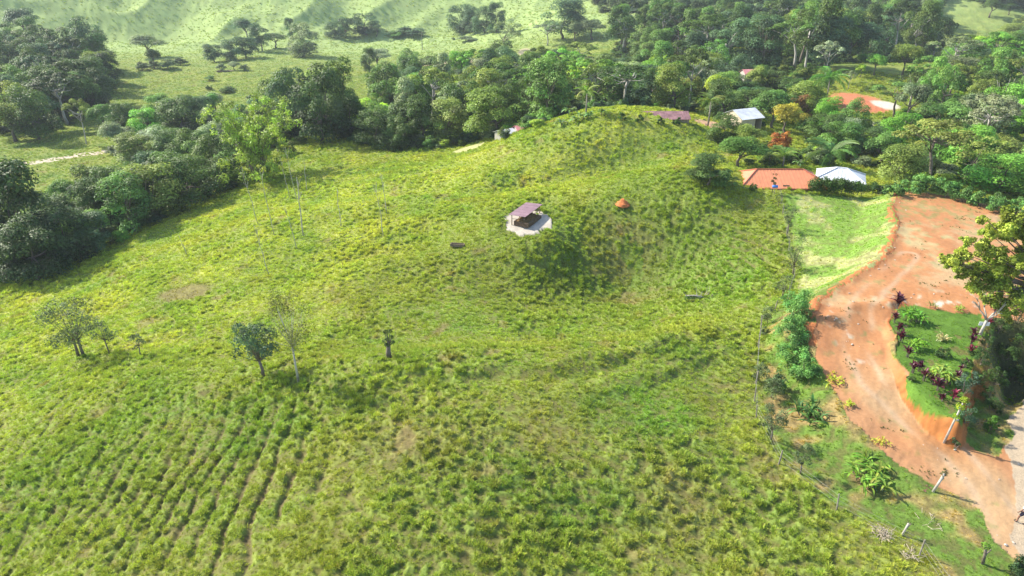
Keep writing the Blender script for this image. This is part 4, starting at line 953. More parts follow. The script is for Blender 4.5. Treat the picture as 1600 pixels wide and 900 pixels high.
def lean_house(name, x0, y0, x1, y1, depth, zg, ze, zr, roofm, wallm, label, sheets, cat='house', open_ends=()):
    """long building whose roof rises from its front eave (x0,y0)-(x1,y1)"""
    L = math.hypot(x1 - x0, y1 - y0); ang = math.atan2(y1 - y0, x1 - x0); root = empty(name, (x0, y0, zg), ang); tag(root, label, cat); e = ze - zg; r = zr - zg
    for i in range(sheets):
        a, b = L * i / sheets, L * (i + 1) / sheets - .02; k = .015 * (i % 2); mb = MB()
        for (ya, za, yb, zb) in ((-.45, e, depth / 2, r), (depth / 2 + .01, r, depth + .45, e)):
            mb.add([(a,ya,za+k),(b,ya,za+k),(b,yb,zb+k),(a,yb,zb+k),(a,ya,za+k-.05),(b,ya,za+k-.05),(b,yb,zb+k-.05),(a,yb,zb+k-.05)], [(0,1,2,3),(7,6,5,4),(0,4,5,1),(1,5,6,2),(2,6,7,3),(3,7,4,0)])
        mb.obj('roof_sheet', roofm, root)
    n = max(3, int(L / 2))
    for i in range(n):
        a, b = .25 + (L - .5) * i / n, .25 + (L - .5) * (i + 1) / n
        if i in open_ends: MB().tube([(a, .1, -1.5), (a, .1, e - .1)], .08, 6).obj('post', M_WOOD, root); MB().box(a + .1, 1.6, -1.5, b, 1.7, e).obj('opening_shade', M_DARKO, root)  # near-black panel stands in for the shade inside the open bay
        else:
            MB().box(a, 0, -1.5, b - .02, .12, e - .1).obj('wall', wallm, root)
            if i % 2 == 0: MB().box(a + .4, -.03, .8, a + 1.1, -.003, 1.6).obj('window', M_DARKO, root)
    for x in (.2, L - .32): MB().add([(x,0.13,-1.5),(x+.12,0.13,-1.5),(x+.12,depth,-1.5),(x,depth,-1.5),(x,0.13,e-.1),(x+.12,0.13,e-.1),(x+.12,depth,e-.1),(x,depth,e-.1),(x,depth/2,r-.1),(x+.12,depth/2,r-.1)], [(0,3,7,8,4),(1,5,9,6,2),(0,4,5,1),(4,8,9,5),(8,7,6,9),(3,2,6,7)]).obj('gable_wall', wallm, root)
    return root
a, b = W(1008, 182, 4.8), W(1079, 188, 4.1)
lean_house('long_shed', a.x, a.y, b.x, b.y, 4.6, 1.6, 4.35, 5.3, M_MAROON, M_TAN, 'long low shed with a rusty maroon sheet roof behind the round knoll', 18, 'shed', (0, 4))
a, b = W(958, 184, 4.8), W(990, 184, 4.7)
lean_house('small_shed', a.x, a.y + 2, b.x, b.y + 1, 2.6, 2.0, 4.5, 5.1, M_MAROON, M_CONC, 'small low shed half hidden at the top of the knoll', 6, 'shed')
a, b = W(942, 184, 4.8), W(954, 184, 4.8)
lean_house('tiny_hut', a.x, a.y + 1, b.x, b.y + 1, 1.8, 2.0, 4.5, 4.9, M_BLUE if 0 else M_WHITE, M_DARKO, 'tiny grey-roofed hut leftmost behind the knoll crest', 4, 'hut')
a, b = W(1158, 187, 2.1), W(1194, 180, 2.5)
lean_house('white_shed', a.x, a.y, b.x, b.y, 5.6, -.9, 2.1, 3.5, M_WHITE, M_WALL, 'yellow-walled shed with a white metal roof among banana plants', 10, 'shed', (2,))
a, b = W(785, 212, -1.2), W(808, 208, -1.2)
lean_house('pale_roofed_hut', a.x, a.y, b.x, b.y, 3, -4.5, -1.1, -.4, M_WHITE, M_CONC, 'white-roofed hut just beyond the field edge, left of the pink roof', 5, 'hut')
a, b = W(809, 209, -.9), W(843, 204, -.6)
lean_house('pink_roofed_house', a.x, a.y + .3, b.x, b.y + .3, 4, -4.5, -.8, .2, M_PINK, M_CONC, 'faded pink-red roofed house just beyond the field edge', 8)
a = W(1164, 111, 2); lean_house('red_roofed_house', a.x, a.y, a.x + 4, a.y + .4, 3.5, -3, 1.2, 2.2, M_PINK, M_CONC, 'distant red-roofed house half hidden among the forest trees', 8)
a = W(1552, 80, -7.5); lean_house('distant_white_house', a.x, a.y, a.x + 7, a.y - .4, 5, -11, -7.6, -6.4, M_WHITE, M_CONC, 'small distant white-roofed house in the right hand clearing', 7)
a = W(1485, 6, -2); lean_house('hazy_white_building', a.x, a.y, a.x + 13, a.y - 1, 9, -8, -2, 0, M_WHITE, M_CONC, 'hazy white building at the very top behind the forest', 10, 'building')
# dark clipped hedge
def hedge():
    a = Vector((41.2, 91.3, 1.2)); b = Vector((47.6, 90.2, 1.2)); rng = np.random.default_rng(4); d = b - a; L = d.length; root = empty('hedge', (a.x, a.y, gz1(a.x, a.y)), math.atan2(d.y, d.x)); tag(root, 'dark green clipped hedge between the orange roof and white roof', 'hedge')
    lob = [(x, rng.uniform(.3, 1.2), rng.uniform(.3, 1.5 + .25 * math.sin(x * .7)), .55) for x in np.linspace(0, L, 60) for _ in range(2)]
    V, Fq, A = leaf_cloud(rng, lob, 9000, .2, 1, .4, -.9); o = link(bpy.data.objects.new('foliage', mesh_np('hedge_foliage', V, Fq, M_LEAF, False, [('leafvar', 'FACE', A)])), root); o['tint'] = [.08, .15, .03]
    mb = MB()
    for x in np.linspace(.3, L - .3, 12): mb.tube([(x, .8, -.2), (x + .1, .9, 1.2)], .05, 5)
    mb.obj('stems', M_BARK, root)
hedge()
# clay heap on the mound
def heap():
    p, t = P3(973, 321); n = 18; V = [(0, 0, .85)]; Fq = []
    rng = random.Random(3)
    for j in range(1, 8):
        for i in range(n): a = 6.283 * i / n; r = j / 7 * 1.05 * (1 + .12 * rng.uniform(-1, 1)); V.append((math.cos(a) * r, math.sin(a) * r, .8 * (1 - (j / 7) ** .9) + .13 * rng.uniform(-1, 1) - (.12 if j == 7 else 0)))
    F3 = [(0, 1 + i, 1 + (i + 1) % n) for i in range(n)]; 
    for j in range(1, 7):
        for i in range(n): a = 1 + (j-1)*n + i; b = 1 + (j-1)*n + (i+1) % n; F3 += [(a, a + n, b + n), (a, b + n, b)]
    me = mesh_np('clay_heap', V, F3, M_CLAYM, False, [('col', 'POINT', np.tile([.50, .17, .06], (len(V), 1)))]); o = link(bpy.data.objects.new('clay_heap', me)); o.location = p
    tag(o, 'small heap of orange clay on the grassy mound above the hollow', 'clay heap')
heap()
# ================================================================ PALMS, BANANAS, LEAFY CLUMPS
def blade_leaf(name, L, w, mat, segs=6, droop=.5, rise=.6, notch=0, pinnate=False, var=.5, seed=0):
    """one long leaf growing along +X from the origin, arching over"""
    rng = np.random.default_rng(seed); V = []; Fq = []; A = []
    P = []
    for i in range(segs + 1):
        t = i / segs; a = rise - (rise + droop) * t; P.append((P[-1][0] + math.cos(a) * L / segs, 0, P[-1][2] + math.sin(a) * L / segs) if P else (0, 0, 0))
    if not pinnate:
        for i, p in enumerate(P):
            t = i / segs; ww = w * (math.sin(math.pi * min(1, t * .92 + .1)) ** .6) * .5; V += [(p[0], -ww, p[2] + ww * .35), p, (p[0], ww, p[2] + ww * .35)]
        for i in range(segs): o = i * 3; Fq += [(o, o+1, o+4, o+3), (o+1, o+2, o+5, o+4)]; A += [rng.uniform(.3, .8, 3)] * 2
    else:
        for i in range(pinnate):
            t = (i + 1) / (pinnate + 1); k = min(segs - 1, int(t * segs)); f = t * segs - k; p = [P[k][j] * (1 - f) + P[k + 1][j] * f for j in range(3)]; ll = w * (.55 + .45 * math.sin(math.pi * t)) ; dx = ll * .55
            for s in (-1, 1):
                o = len(V); e = (p[0] + dx, s * ll * .75, p[2] - ll * .45 + rng.normal() * .03); V += [(p[0] - .04 * L / 4, 0, p[2]), (p[0] + .04 * L / 4 + .04, 0, p[2]), (e[0], e[1], e[2]), (e[0] - .05, e[1], e[2] - .02)]; Fq.append((o, o+1, o+2, o+3)); A.append(rng.uniform(.2, .9, 3))
        for i in range(segs):
            o = len(V); w2 = .035; V += [(P[i][0], -w2, P[i][2]), (P[i][0], w2, P[i][2]), (P[i+1][0], w2, P[i+1][2]), (P[i+1][0], -w2, P[i+1][2])]; Fq.append((o, o+1, o+2, o+3)); A.append((.7, .5, .5))
    return mesh_np(name, V, Fq, mat, False, [('leafvar', 'FACE', np.array(A))])
FROND = [blade_leaf('frond', 3.6, .75, M_LEAF, 7, 1.0, .75, pinnate=22, seed=k) for k in range(3)]
def palm(px, pyb, pyt, wpx, label, tint=(.10, .19, .045), n=14, group=None):
    p, t = P3(px, pyb); w = wpx * t / F; h = max(1.2, (pyb - pyt) * t / F / .93 - w * .22); root = empty('palm_tree', p); tag(root, label, 'palm', group)
    MB().tube([(0, 0, -.2), (.1, .05, h * .5), (.05, .1, h)], [.2, .14, .12], 7).obj('trunk', M_POST, root, True); s = w / 2 / 2.9
    rng = random.Random(int(px)); 
    for i in range(n):
        o = link(bpy.data.objects.new('frond', FROND[i % 3]), root); o.location = (.05, .1, h - .05); o.rotation_euler = (rng.uniform(-.15, .15), rng.uniform(-.75, .35), 6.283 * i / n + rng.uniform(-.2, .2)); o.scale = (s,) * 3; o['tint'] = [c * rng.uniform(.85, 1.2) for c in tint]
    TREE_XY.append((p.x, p.y, w * .5))
palm(1293, 262, 228, 74, 'large coconut palm between the orange roof and the white roof')
palm(1222, 262, 236, 44, 'smaller palm directly behind the orange roof', (.15, .24, .04))
palm(1200, 262, 240, 30, 'small yellowish palm behind the orange roof ridge', (.22, .27, .05), 10)
palm(1284, 190, 118, 52, 'tall bright green palm right of the rusty brown shrub', (.11, .23, .035), 18)
palm(915, 182, 138, 38, 'yellow-green palm standing behind the left end of the knoll', (.20, .28, .05))
palm(1152, 110, 76, 26, 'distant yellowish palm in the dark forest', (.20, .26, .06), 10)
palm(1106, 196, 150, 40, 'drooping palm right of the maroon shed roof', (.16, .22, .04))
palm(1158, 196, 174, 20, 'short palm in front of the white shed roof', (.07, .15, .03), 10)
palm(1195, 240, 222, 22, 'small palm at the foot of the grey shrubs by the houses', (.09, .18, .04), 10)
BAN = [blade_leaf('leaf', 2.2, .55, M_LEAF, 5, .7, 1.1, seed=10 + k) for k in range(3)]
def clump(name, cat, px, pyb, hpx, leaves, n, label, tint, group=None, rise=(-.5, .3), stem=(M_BARK, .35, .1), base_l=2.2, part='leaf', spread=.15, var=.2):
    """leafy plant of separate big leaves on short stems"""
    p, t = P3(px, pyb); h = hpx * t / F / .9; root = empty(name, p); tag(root, label, cat, group); s = h / base_l * (.62 if leaves[0].name.startswith('strap') else .8); n = int(n * (1.8 if leaves[0].name.startswith('strap') else 1.2)); spread = spread * (2.2 if leaves[0].name.startswith('strap') else 1)
    rng = random.Random(int(px * 7 + pyb)); mb = MB(); k = max(1, n // 5); heads = []
    for i in range(k):
        a = rng.uniform(0, 6.28); q = rng.uniform(0, spread) * h * 2; b = (math.cos(a) * q, math.sin(a) * q); hh = h * stem[1] * rng.uniform(.6, 1.2); heads.append((b[0] * 1.2, b[1] * 1.2, hh)); mb.tube([(b[0], b[1], -.08), (b[0] * 1.2, b[1] * 1.2, hh)], [stem[2] * h * .35, stem[2] * h * .2], 5)
    mb.obj('stem', stem[0], root)
    for i in range(n):
        hd = heads[i % k]; o = link(bpy.data.objects.new(part, leaves[i % len(leaves)]), root); o.location = (hd[0], hd[1], hd[2] * rng.uniform(.75, 1))
        o.rotation_euler = (rng.uniform(-.25, .25), -rng.uniform(*rise) - .15, rng.uniform(0, 6.283)); o.scale = (s * rng.uniform(.6, 1),) * 3; o['tint'] = [c * rng.uniform(1 - var, 1 + var) for c in tint]
    return root
gb = 'banana plants near the sheds and houses'
for i, (a, b, h, d) in enumerate([(1130,184,26,'left of the white shed'),(1147,180,26,'between the drooping palm and the white shed'),(1124,168,22,'uphill of the drooping palm'),(1168,170,22,'behind the white shed, left one'),(1188,172,24,'behind the white shed, right one'),(1205,178,24,'right of the white shed'),
        (880,196,18,'leftmost in the row beside the knoll'),(895,191,18,'second in the row beside the knoll'),(908,188,18,'third in the row beside the knoll'),(922,186,18,'fourth in the row beside the knoll'),(938,183,16,'fifth in the row beside the knoll'),(890,183,18,'behind the row beside the knoll'),
        (1214,214,18,'under the yellow-leaved tree'),(1262,228,18,'right of the orange-red shrub'),(1050,172,16,'behind the maroon shed roof'),(1250,262,16,'between the two palms behind the orange roof'),(1170,222,16,'below the white shed on the slope')]):
    clump('banana_plant', 'banana plant', a, b, h, BAN, 12, 'banana plant with broad arching leaves ' + d, (.17, .27, .08), gb)
# ================================================================ SOLITARY TREES OF THE NEAR PASTURE
def thin_tree(px, pyb, pyt, wpx, label, tint, n, ls, z0=.35, lean=0, stems=1, seed=0, bark=None, nl=22, name='pasture_tree', top=False, rad=.035):
    p, t = P3(px, pyb); h = (pyb - pyt) * t / F / .9; w = wpx * t / F; rng = np.random.default_rng(seed); root = empty(name, p); tag(root, label, 'tree')
    lob = []
    for i in range(nl):
        a = rng.uniform(0, 6.28); z = rng.uniform(z0, 1); q = math.sqrt(max(.1, 1 - ((z - (z0 + 1) / 2) / ((1 - z0) / 1.7)) ** 2)) * rng.uniform(.35, 1); lob.append((math.cos(a) * q * w / 2 + lean * z * h, math.sin(a) * q * w / 2, z * h, w * rng.uniform(.11, .2)))
    V, Fq, A = leaf_cloud(rng, lob, int(n * 1.35), ls * 1.1, .9, .4, -.7); o = link(bpy.data.objects.new('crown', mesh_np(name + '_crown', V, Fq, M_LEAF, False, [('leafvar', 'FACE', A)])), root); o['tint'] = list(tint)
    for s in range(stems):
        mb = MB(); b = ((s - (stems - 1) / 2) * .55, rng.normal() * .15) if stems > 1 else (0, 0); r = rad * h / 2; L_ = lob[s::stems]; cx = sum(l[0] for l in L_) / len(L_); cy = sum(l[1] for l in L_) / len(L_); fk = Vector((b[0] + (cx - b[0]) * .5, b[1] + (cy - b[1]) * .4, h * (z0 + .02)))
        m1 = Vector((b[0] + (fk.x - b[0]) * .3 + rng.normal() * .06, b[1] + rng.normal() * .06, h * z0 * .5)); mb.tube([(b[0], b[1], -.15), m1, fk], [r * 1.3, r, r * .8], 7)
        for l in L_: e = Vector(l[:3]); mid = fk.lerp(e, .5) + Vector((0, 0, -.06 * h * .3)); mb.tube([fk, mid, e], [r * .35, r * .2, r * .07], 5)
        mb.obj('trunk', bark or M_BARK, root, True)
    TREE_XY.append((p.x, p.y, w * .4)); return root
GG = (.15, .20, .09)
thin_tree(127, 556, 477, 82, 'grey-green tree with two dark stems on the left grassy shoulder', GG, 2600, .17, .3, -.02, 2, 1, name='pasture_tree', rad=.05)
thin_tree(172, 554, 503, 40, 'smaller grey-green leaning tree right of the two-stemmed one', GG, 700, .16, .4, -.12, 1, 2, name='pasture_tree')
thin_tree(221, 560, 524, 22, 'tiny single-stemmed sapling tree on the left shoulder', GG, 420, .13, .45, 0, 1, 3, nl=10, name='pasture_tree', rad=.05)
thin_tree(411, 588, 508, 70, 'blue-green leafy tree with a short dark bent trunk in mid pasture', (.10, .17, .09), 2600, .17, .3, -.03, 1, 4, name='pasture_tree', rad=.055)
thin_tree(467, 600, 468, 72, 'airy tree with a tall pale slender trunk and yellowish crown', (.15, .18, .035), 2100, .12, .42, -.02, 1, 5, M_PALE, 34, name='pasture_tree', rad=.022)
thin_tree(608, 560, 516, 20, 'stubby pollarded tree with upright twigs in mid pasture', (.09, .14, .03), 420, .12, .45, 0, 1, 6, M_BARK, 12, name='pollarded_tree', rad=.16)
for a in [(232,338,268,46,'leaning pale-trunked tree with thin crown at the riverside wood edge',(.13,.15,.06),500,.34,-.02),(727,212,146,44,'bare pale forked tree among the yellow-green crowns past the field',(.20,.24,.05),420,.36,0),(1555,196,128,52,'half-dead pale tree with bare limbs in the right wood',(.12,.15,.04),350,.34,0),
          (1420,166,120,40,'thin pale-limbed tree at the left of the right wood',(.13,.19,.05),480,.34,0),(1020,168,120,46,'pale-limbed tree with a thin crown behind the sheds',(.14,.18,.06),480,.38,0)]:
    thin_tree(a[0], a[1], a[2], a[3], a[4], a[5], a[6], a[7], .4, a[8], 1, int(a[0]), M_PALE, 18, name='pale_limbed_tree', rad=.05)
# bare pale saplings
def sapling(px, pyb, pyt, label, leaves=0, fork=True, r=.055, seed=0, tint=(.30, .33, .04), topx=0):
    p, t = P3(px, pyb); h = (pyb - pyt) * t / F / .92; rng = np.random.default_rng(int(px * 3 + pyb)); root = empty('bare_sapling', p); tag(root, label, 'sapling', 'pale bare saplings on the left slope')
    dx = topx * t / F; mb = MB(); pts = [(0, 0, -.1)] + [(dx * k + rng.normal() * .07, rng.normal() * .07, h * k) for k in (.2, .4, .6, .8, 1)]; mb.tube(pts, [r * 1.2, r, r * .85, r * .7, r * .55, r * .35], 6)
    tips = [Vector(pts[-1])]
    if fork:
        for i in range(4): a = rng.uniform(0, 6.28); s_ = Vector(pts[3 + i % 2]); e = s_ + Vector((math.cos(a) * .5, math.sin(a) * .3, rng.uniform(.7, 1.3))) * (h / 7); mb.tube([s_, s_.lerp(e, .5) + Vector((0, 0, .1)), e], [r * .45, r * .35, r * .2], 5); tips.append(e)
    mb.obj('trunk', M_PALE, root, True)
    if leaves:
        V, Fq, A = leaf_cloud(rng, [(q.x, q.y, q.z, .42) for q in tips], leaves, .2, .9, .5, -.5); o = link(bpy.data.objects.new('crown', mesh_np('sapling_crown', V, Fq, M_LEAF, False, [('leafvar', 'FACE', A)])), root); o['tint'] = list(tint)
sapling(403, 351, 266, 'bare pale sapling, leftmost of the tall ones below the bamboo', 20, topx=-10)
sapling(428, 366, 266, 'pale sapling with a small yellow leaf tuft near the bamboo', 170, topx=-6)
sapling(421, 430, 352, 'bare pale sapling standing lowest on the left slope', 10, topx=-11)
sapling(453, 310, 250, 'pale sapling with yellow leaves beside the bamboo shadow', 170, topx=-6)
sapling(464, 312, 234, 'tall pale sapling topped with a yellow tuft by the bamboo shadow', 150, topx=-7)
sapling(463, 388, 322, 'short pale sapling left of the thickest white trunk', 10, topx=-7)
sapling(474, 370, 282, 'thickest white-trunked sapling in the middle of the group', 30, r=.1, topx=3)
sapling(480, 302, 254, 'small bare sapling behind the thickest white trunk', 20, topx=1)
sapling(533, 354, 296, 'lone bare sapling right of the white trunk group', 8, topx=0)
sapling(604, 332, 274, 'upper one of the two bare saplings in the middle pasture', 8, topx=-3)
sapling(600, 374, 292, 'lower one of the two bare saplings in the middle pasture', 8, topx=-6)
sapling(292, 398, 368, 'short dead sapling alone at the left of the slope', 6, topx=-6)
# ================================================================ LOG TROUGH, DEAD TREE, BRUSH
def log_trough():
    p, t = P3(715, 388); root = empty('wooden_box_trough', p + Vector((0, 0, .12)), R(-12)); tag(root, 'dark wooden box trough lying on the grass left of the shelter', 'trough')
    for nm, b in (('board', (-.95, -.28, 0, .95, -.2, .42)), ('board', (-.95, .2, 0, .95, .28, .42)), ('board', (-.95, -.2, 0, -.87, .2, .4)), ('board', (.87, -.2, 0, .95, .2, .4)), ('floor_board', (-.87, -.2, .02, .87, .2, .08))): MB().box(*b).obj(nm, M_BARK if nm == 'floor_board' else M_WOOD, root)
log_trough()
def dead_tree():
    p, t = P3(1092, 470); root = empty('fallen_tree', p); tag(root, 'fallen dead tree with bleached branches in the hollow', 'fallen tree'); rng = random.Random(2); mb = MB()
    mb.tube([(1.3, 0, .05), (.5, -.1, .35), (-.6, 0, .55), (-1.6, .1, .5)], [.1, .1, .08, .05], 6); mb.obj('trunk', M_PALE, root, True)
    for i in range(11):
        x = rng.uniform(-1.5, 1.1); e = (x + rng.uniform(-.5, .5), rng.uniform(-.3, .5), rng.uniform(.8, 1.7)); MB().tube([(x, 0, .4), ((x + e[0]) / 2 + .1, e[1] * .5, e[2] * .55), e], [.035, .025, .01], 4).obj('branch', M_PALE, root)
    MB().tube([(1.35, -.2, -.1), (1.4, -.2, .75)], .07, 6).obj('stump', M_BARK, root)
    rng = np.random.default_rng(5); V, Fq, A = leaf_cloud(rng, [(x, -.1, .2, .35) for x in np.linspace(-1.4, 1.4, 9)], 700, .14, .8, .4); o = link(bpy.data.objects.new('foliage', mesh_np('undergrowth', V, Fq, M_LEAF, False, [('leafvar', 'FACE', A)])), root); o['tint'] = [.05, .12, .03]
dead_tree()
def brush(px, py, n, r, label):
    p, t = P3(px, py); rng = random.Random(int(px)); mb = MB(); 
    for i in range(n): a = rng.uniform(0, 6.28); q = rng.uniform(0, r); x, y = math.cos(a) * q, math.sin(a) * q; b = rng.uniform(0, 6.28); l = rng.uniform(.2, .55); mb.tube([(x, y, rng.uniform(0, .25)), (x + math.cos(b) * l, y + math.sin(b) * l, rng.uniform(.02, .35))], rng.uniform(.007, .018), 4)
    o = mb.obj('brushwood', M_STRAW); o.location = p; tag(o, label, 'brushwood', kind='stuff')
brush(1376, 838, 110, .6, 'pile of bleached dead branches on the grass near the pollard'); brush(1420, 868, 40, .5, 'scattered dead twigs in front of the bleached brush pile'); brush(1452, 818, 16, .8, 'thin strewn twigs between the brush pile and the clay road')
# ================================================================ WIRE FENCE
def fence():
    pts = [Vector((x, y, 0)) for x, y in zip(FENX, FENY)]; root = empty('wire_fence', (pts[6].x, pts[6].y, gz1(pts[6].x, pts[6].y))); O = root.location.copy(); tag(root, 'grey post and wire fence dividing the pasture from the road strip', 'fence')
    P = []; acc = 0
    for a, b in zip(pts[:-1], pts[1:]):
        L = (b - a).length
        while acc < L: q = a.lerp(b, acc / L); P.append(Vector((q.x, q.y, gz1(q.x, q.y)))); acc += 2.6
        acc -= L
    rng = random.Random(8); tops = []
    pm = MB().tube([(0, 0, -.35), (.01, 0, .6), (.03, .02, 1.25)], [.06, .055, .045], 6).mesh('fence_post', M_POST)
    for q in P:
        if rng.random() < .3 and q.y > 30: continue
        o = link(bpy.data.objects.new('post', pm), root); o.location = q - O; o.rotation_euler = (rng.uniform(-.08, .08), rng.uniform(-.1, .1), rng.uniform(0, 6)); tops.append(q - O)
    for h in (.45, .8, 1.12):
        mb = MB(); mb.tube([v + Vector((0, 0, h)) for v in tops], .005, 4); mb.obj('wire', M_WIRE, root)
fence()
LG = (.14, .19, .08)
for a in [(1216,322,302,12,'small thin grey tree at the top end of the wire fence',200),(1230,364,316,24,'slender grey-leaved tree on the fence, second from the top',700),(1239,428,372,36,'fullest grey-leaved tree on the fence beside the bleached grass',1300),(1222,466,428,30,'grey-leaved tree on the fence just above the round green bushes',800),
          (1198,505,480,30,'low grey-green tree on the fence by the terrace lip',800),(1186,592,566,30,'grey-green sapling on the wire fence left of the bushes',700),(1206,622,596,34,'grey-green bushy tree inside the fence below the bushes',900),(1203,690,634,44,'wispy grey-leaved young tree near the lower wire fence',1000),(1250,742,694,26,'thin grey-leaved young tree on the mown strip',500)]:
    r_ = thin_tree(a[0], a[1], a[2], a[3], a[4], LG, a[5], .11, .3, 0, 1, int(a[0]), nl=16, name='fence_tree', rad=.04); 
# ================================================================ BUSHES BY THE ROAD
CAS = [blade_leaf('leaf', .5, .13, M_LEAF, 3, .5, .5, seed=30)]
def near_bush(name, px, pyb, wpx, hpx, tint, n, ls, label, cat='bush', aspect=.4, seed=0, group=None, nl=26):
    p, t = P3(px, pyb); w = wpx * t / F; h = hpx * t / F / .8; rng = np.random.default_rng(int(px + pyb) + seed); root = empty(name, p); tag(root, label, cat, group); lob = []; mb = MB()
    for i in range(nl):
        d = rng.normal(size=3); d /= np.linalg.norm(d); d[2] = abs(d[2]); q = rng.uniform(.55, 1); c = (d[0] * w * .42 * q, d[1] * w * .42 * q, h * (.12 + .72 * d[2] * q * rng.uniform(.75, 1.2)), w * rng.uniform(.07, .18)); lob.append(c)
        if i % 3 == 0: mb.tube([(c[0] * .15, c[1] * .15, -.1), (c[0] * .6, c[1] * .6, c[2] * .5), c[:3]], [.03, .02, .01], 5)
    V, Fq, A = leaf_cloud(rng, lob, n, ls, .9, .5, -.6, aspect, .6, .7); o = link(bpy.data.objects.new('foliage', mesh_np(name + '_foliage', V, Fq, M_LEAF, False, [('leafvar', 'FACE', A)])), root); o['tint'] = list(tint); mb.obj('stems', M_BARK, root)
    TREE_XY.append((p.x, p.y, w * .4)); return root
GB = (.17, .36, .09)
near_bush('cassava_bush', 1244, 494, 62, 40, GB, 3800, .17, 'bright green round bush, topmost of the four beside the road')
near_bush('cassava_bush', 1236, 532, 66, 36, GB, 3800, .17, 'wide bright green bush, second from the top beside the road')
near_bush('cassava_bush', 1234, 566, 58, 34, GB, 3400, .17, 'bright green bush, third from the top beside the road')
near_bush('cassava_bush', 1256, 588, 52, 34, GB, 3200, .17, 'bright green rounded bush, lowest of the four beside the road')
near_bush('low_bush', 1196, 520, 18, 12, LG, 500, .14, 'small dull green bush at the end of the grassy terrace by the fence')
near_bush('dark_bush', 1600, 905, 52, 40, (.05, .10, .035), 3000, .14, 'dark bush cut off by the bottom right corner')
near_bush('leafy_bush', 1212, 612, 34, 34, (.08, .17, .05), 1400, .15, 'green bush below the four round bushes')
GIN = [blade_leaf('strap_leaf', 1.0, .14, M_LEAF, 5, .5 + .3 * k, 1.2, seed=50 + k) for k in range(3)]
GARDEN_G = 'leafy ornamental plants beside the clay road'
clump('ginger_plant', 'plant', 1266, 652, 42, GIN, 46, 'dark strap-leaved plant with a red flower left of the clay road', (.09, .18, .04), GARDEN_G, (-.3, .7), (M_BARK, .1, .06), 1.0, spread=.12)
clump('ginger_plant', 'plant', 1350, 742, 46, GIN, 60, 'large bright yellow-green leafy plant on the mown strip', (.20, .32, .04), GARDEN_G, (-.4, .6), (M_BARK, .15, .06), 1.0, spread=.16)
clump('ginger_plant', 'plant', 1240, 578, 26, GIN, 22, 'pale broad-leaved plant squeezed between the round green bushes', (.14, .24, .05), GARDEN_G, (-.3, .5), (M_BARK, .2, .06), 1.0)
clump('yellow_plant', 'plant', 1304, 596, 22, GIN, 26, 'yellow-leaved plant at the road edge beside the lowest round bush', (.42, .42, .04), GARDEN_G, (-.5, .3), (M_BARK, .15, .06), 1.0)
clump('yellow_plant', 'plant', 1328, 634, 18, GIN, 22, 'small yellow-green plant at the road edge right of the strap-leaved one', (.40, .46, .04), GARDEN_G, (-.5, .4), (M_BARK, .15, .06), 1.0)
clump('yellow_plant', 'plant', 1372, 690, 18, GIN, 22, 'small yellow plant at the road edge above the large bright plant', (.44, .42, .05), GARDEN_G, (-.5, .4), (M_BARK, .15, .06), 1.0)
clump('agave_plant', 'plant', 1376, 764, 14, GIN, 16, 'small blue-green agave-like rosette below the large bright plant', (.10, .19, .11), GARDEN_G, (-.2, .8), (M_BARK, .05, .05), 1.0)
clump('small_weed', 'plant', 1447, 765, 10, GIN, 12, 'tiny reddish plant left of the leafy stump by the road', (.25, .09, .10), GARDEN_G, (-.3, .6), (M_BARK, .05, .05), 1.0)
# ================================================================ GARDEN ISLAND
def gp(px, py, z=2.72):
    q = W(px, py, z); q.z = gz1(q.x, q.y); return q
def place(o, px, py): o.location = gp(px, py)
cg = 'dark red cordylines edging the garden lawn'
CORD = [blade_leaf('leaf', .55, .12, leaf_mat('cordyline_leaves', None, .25, .4, .4, spec=.4), 4, .3, 1.1, seed=70 + k) for k in range(3)]
CW = ['at the top left corner of the garden', 'below the corner one on the left edge', 'tall pair on the left edge, upper', 'tall pair on the left edge, lower', 'leaning one midway down the left edge', 'in the lower left of the garden edge', 'right of the lower left one', 'beside the light green shrub, left', 'below the light green shrub', 'lower edge, right of the shrub', 'lowest red one near the bank', 'bright red one at the garden tip', 'dark one right of the light shrub', 'behind the right side shrub', 'pinkish one on the right edge', 'bright one on the right edge near the sign', 'dark one below the white sign', 'just left of the white sign', 'at the foot of the bare tree', 'beyond the bare tree on the bank']
for i, (a, b, h) in enumerate([(1399,484,26),(1397,504,18),(1405,522,20),(1407,534,20),(1418,557,18),(1427,580,20),(1438,578,18),(1444,592,20),(1457,597,18),(1466,607,22),(1473,623,14),(1491,622,18),(1494,592,18),(1501,578,12),(1509,568,12),(1516,552,16),(1517,538,18),(1520,528,18),(1546,508,14),(1553,494,14)]):
    r_ = clump('cordyline_plant', 'cordyline', a, b, h * 1.12, CORD, 30, 'dark red cordyline ' + CW[i], (.10, .02, .034) if i not in (11, 15, 18) else (.20, .02, .045), cg, (-.2, .9), (M_BARK, .45, .06), .75, spread=.06)
    place(r_, a, b)
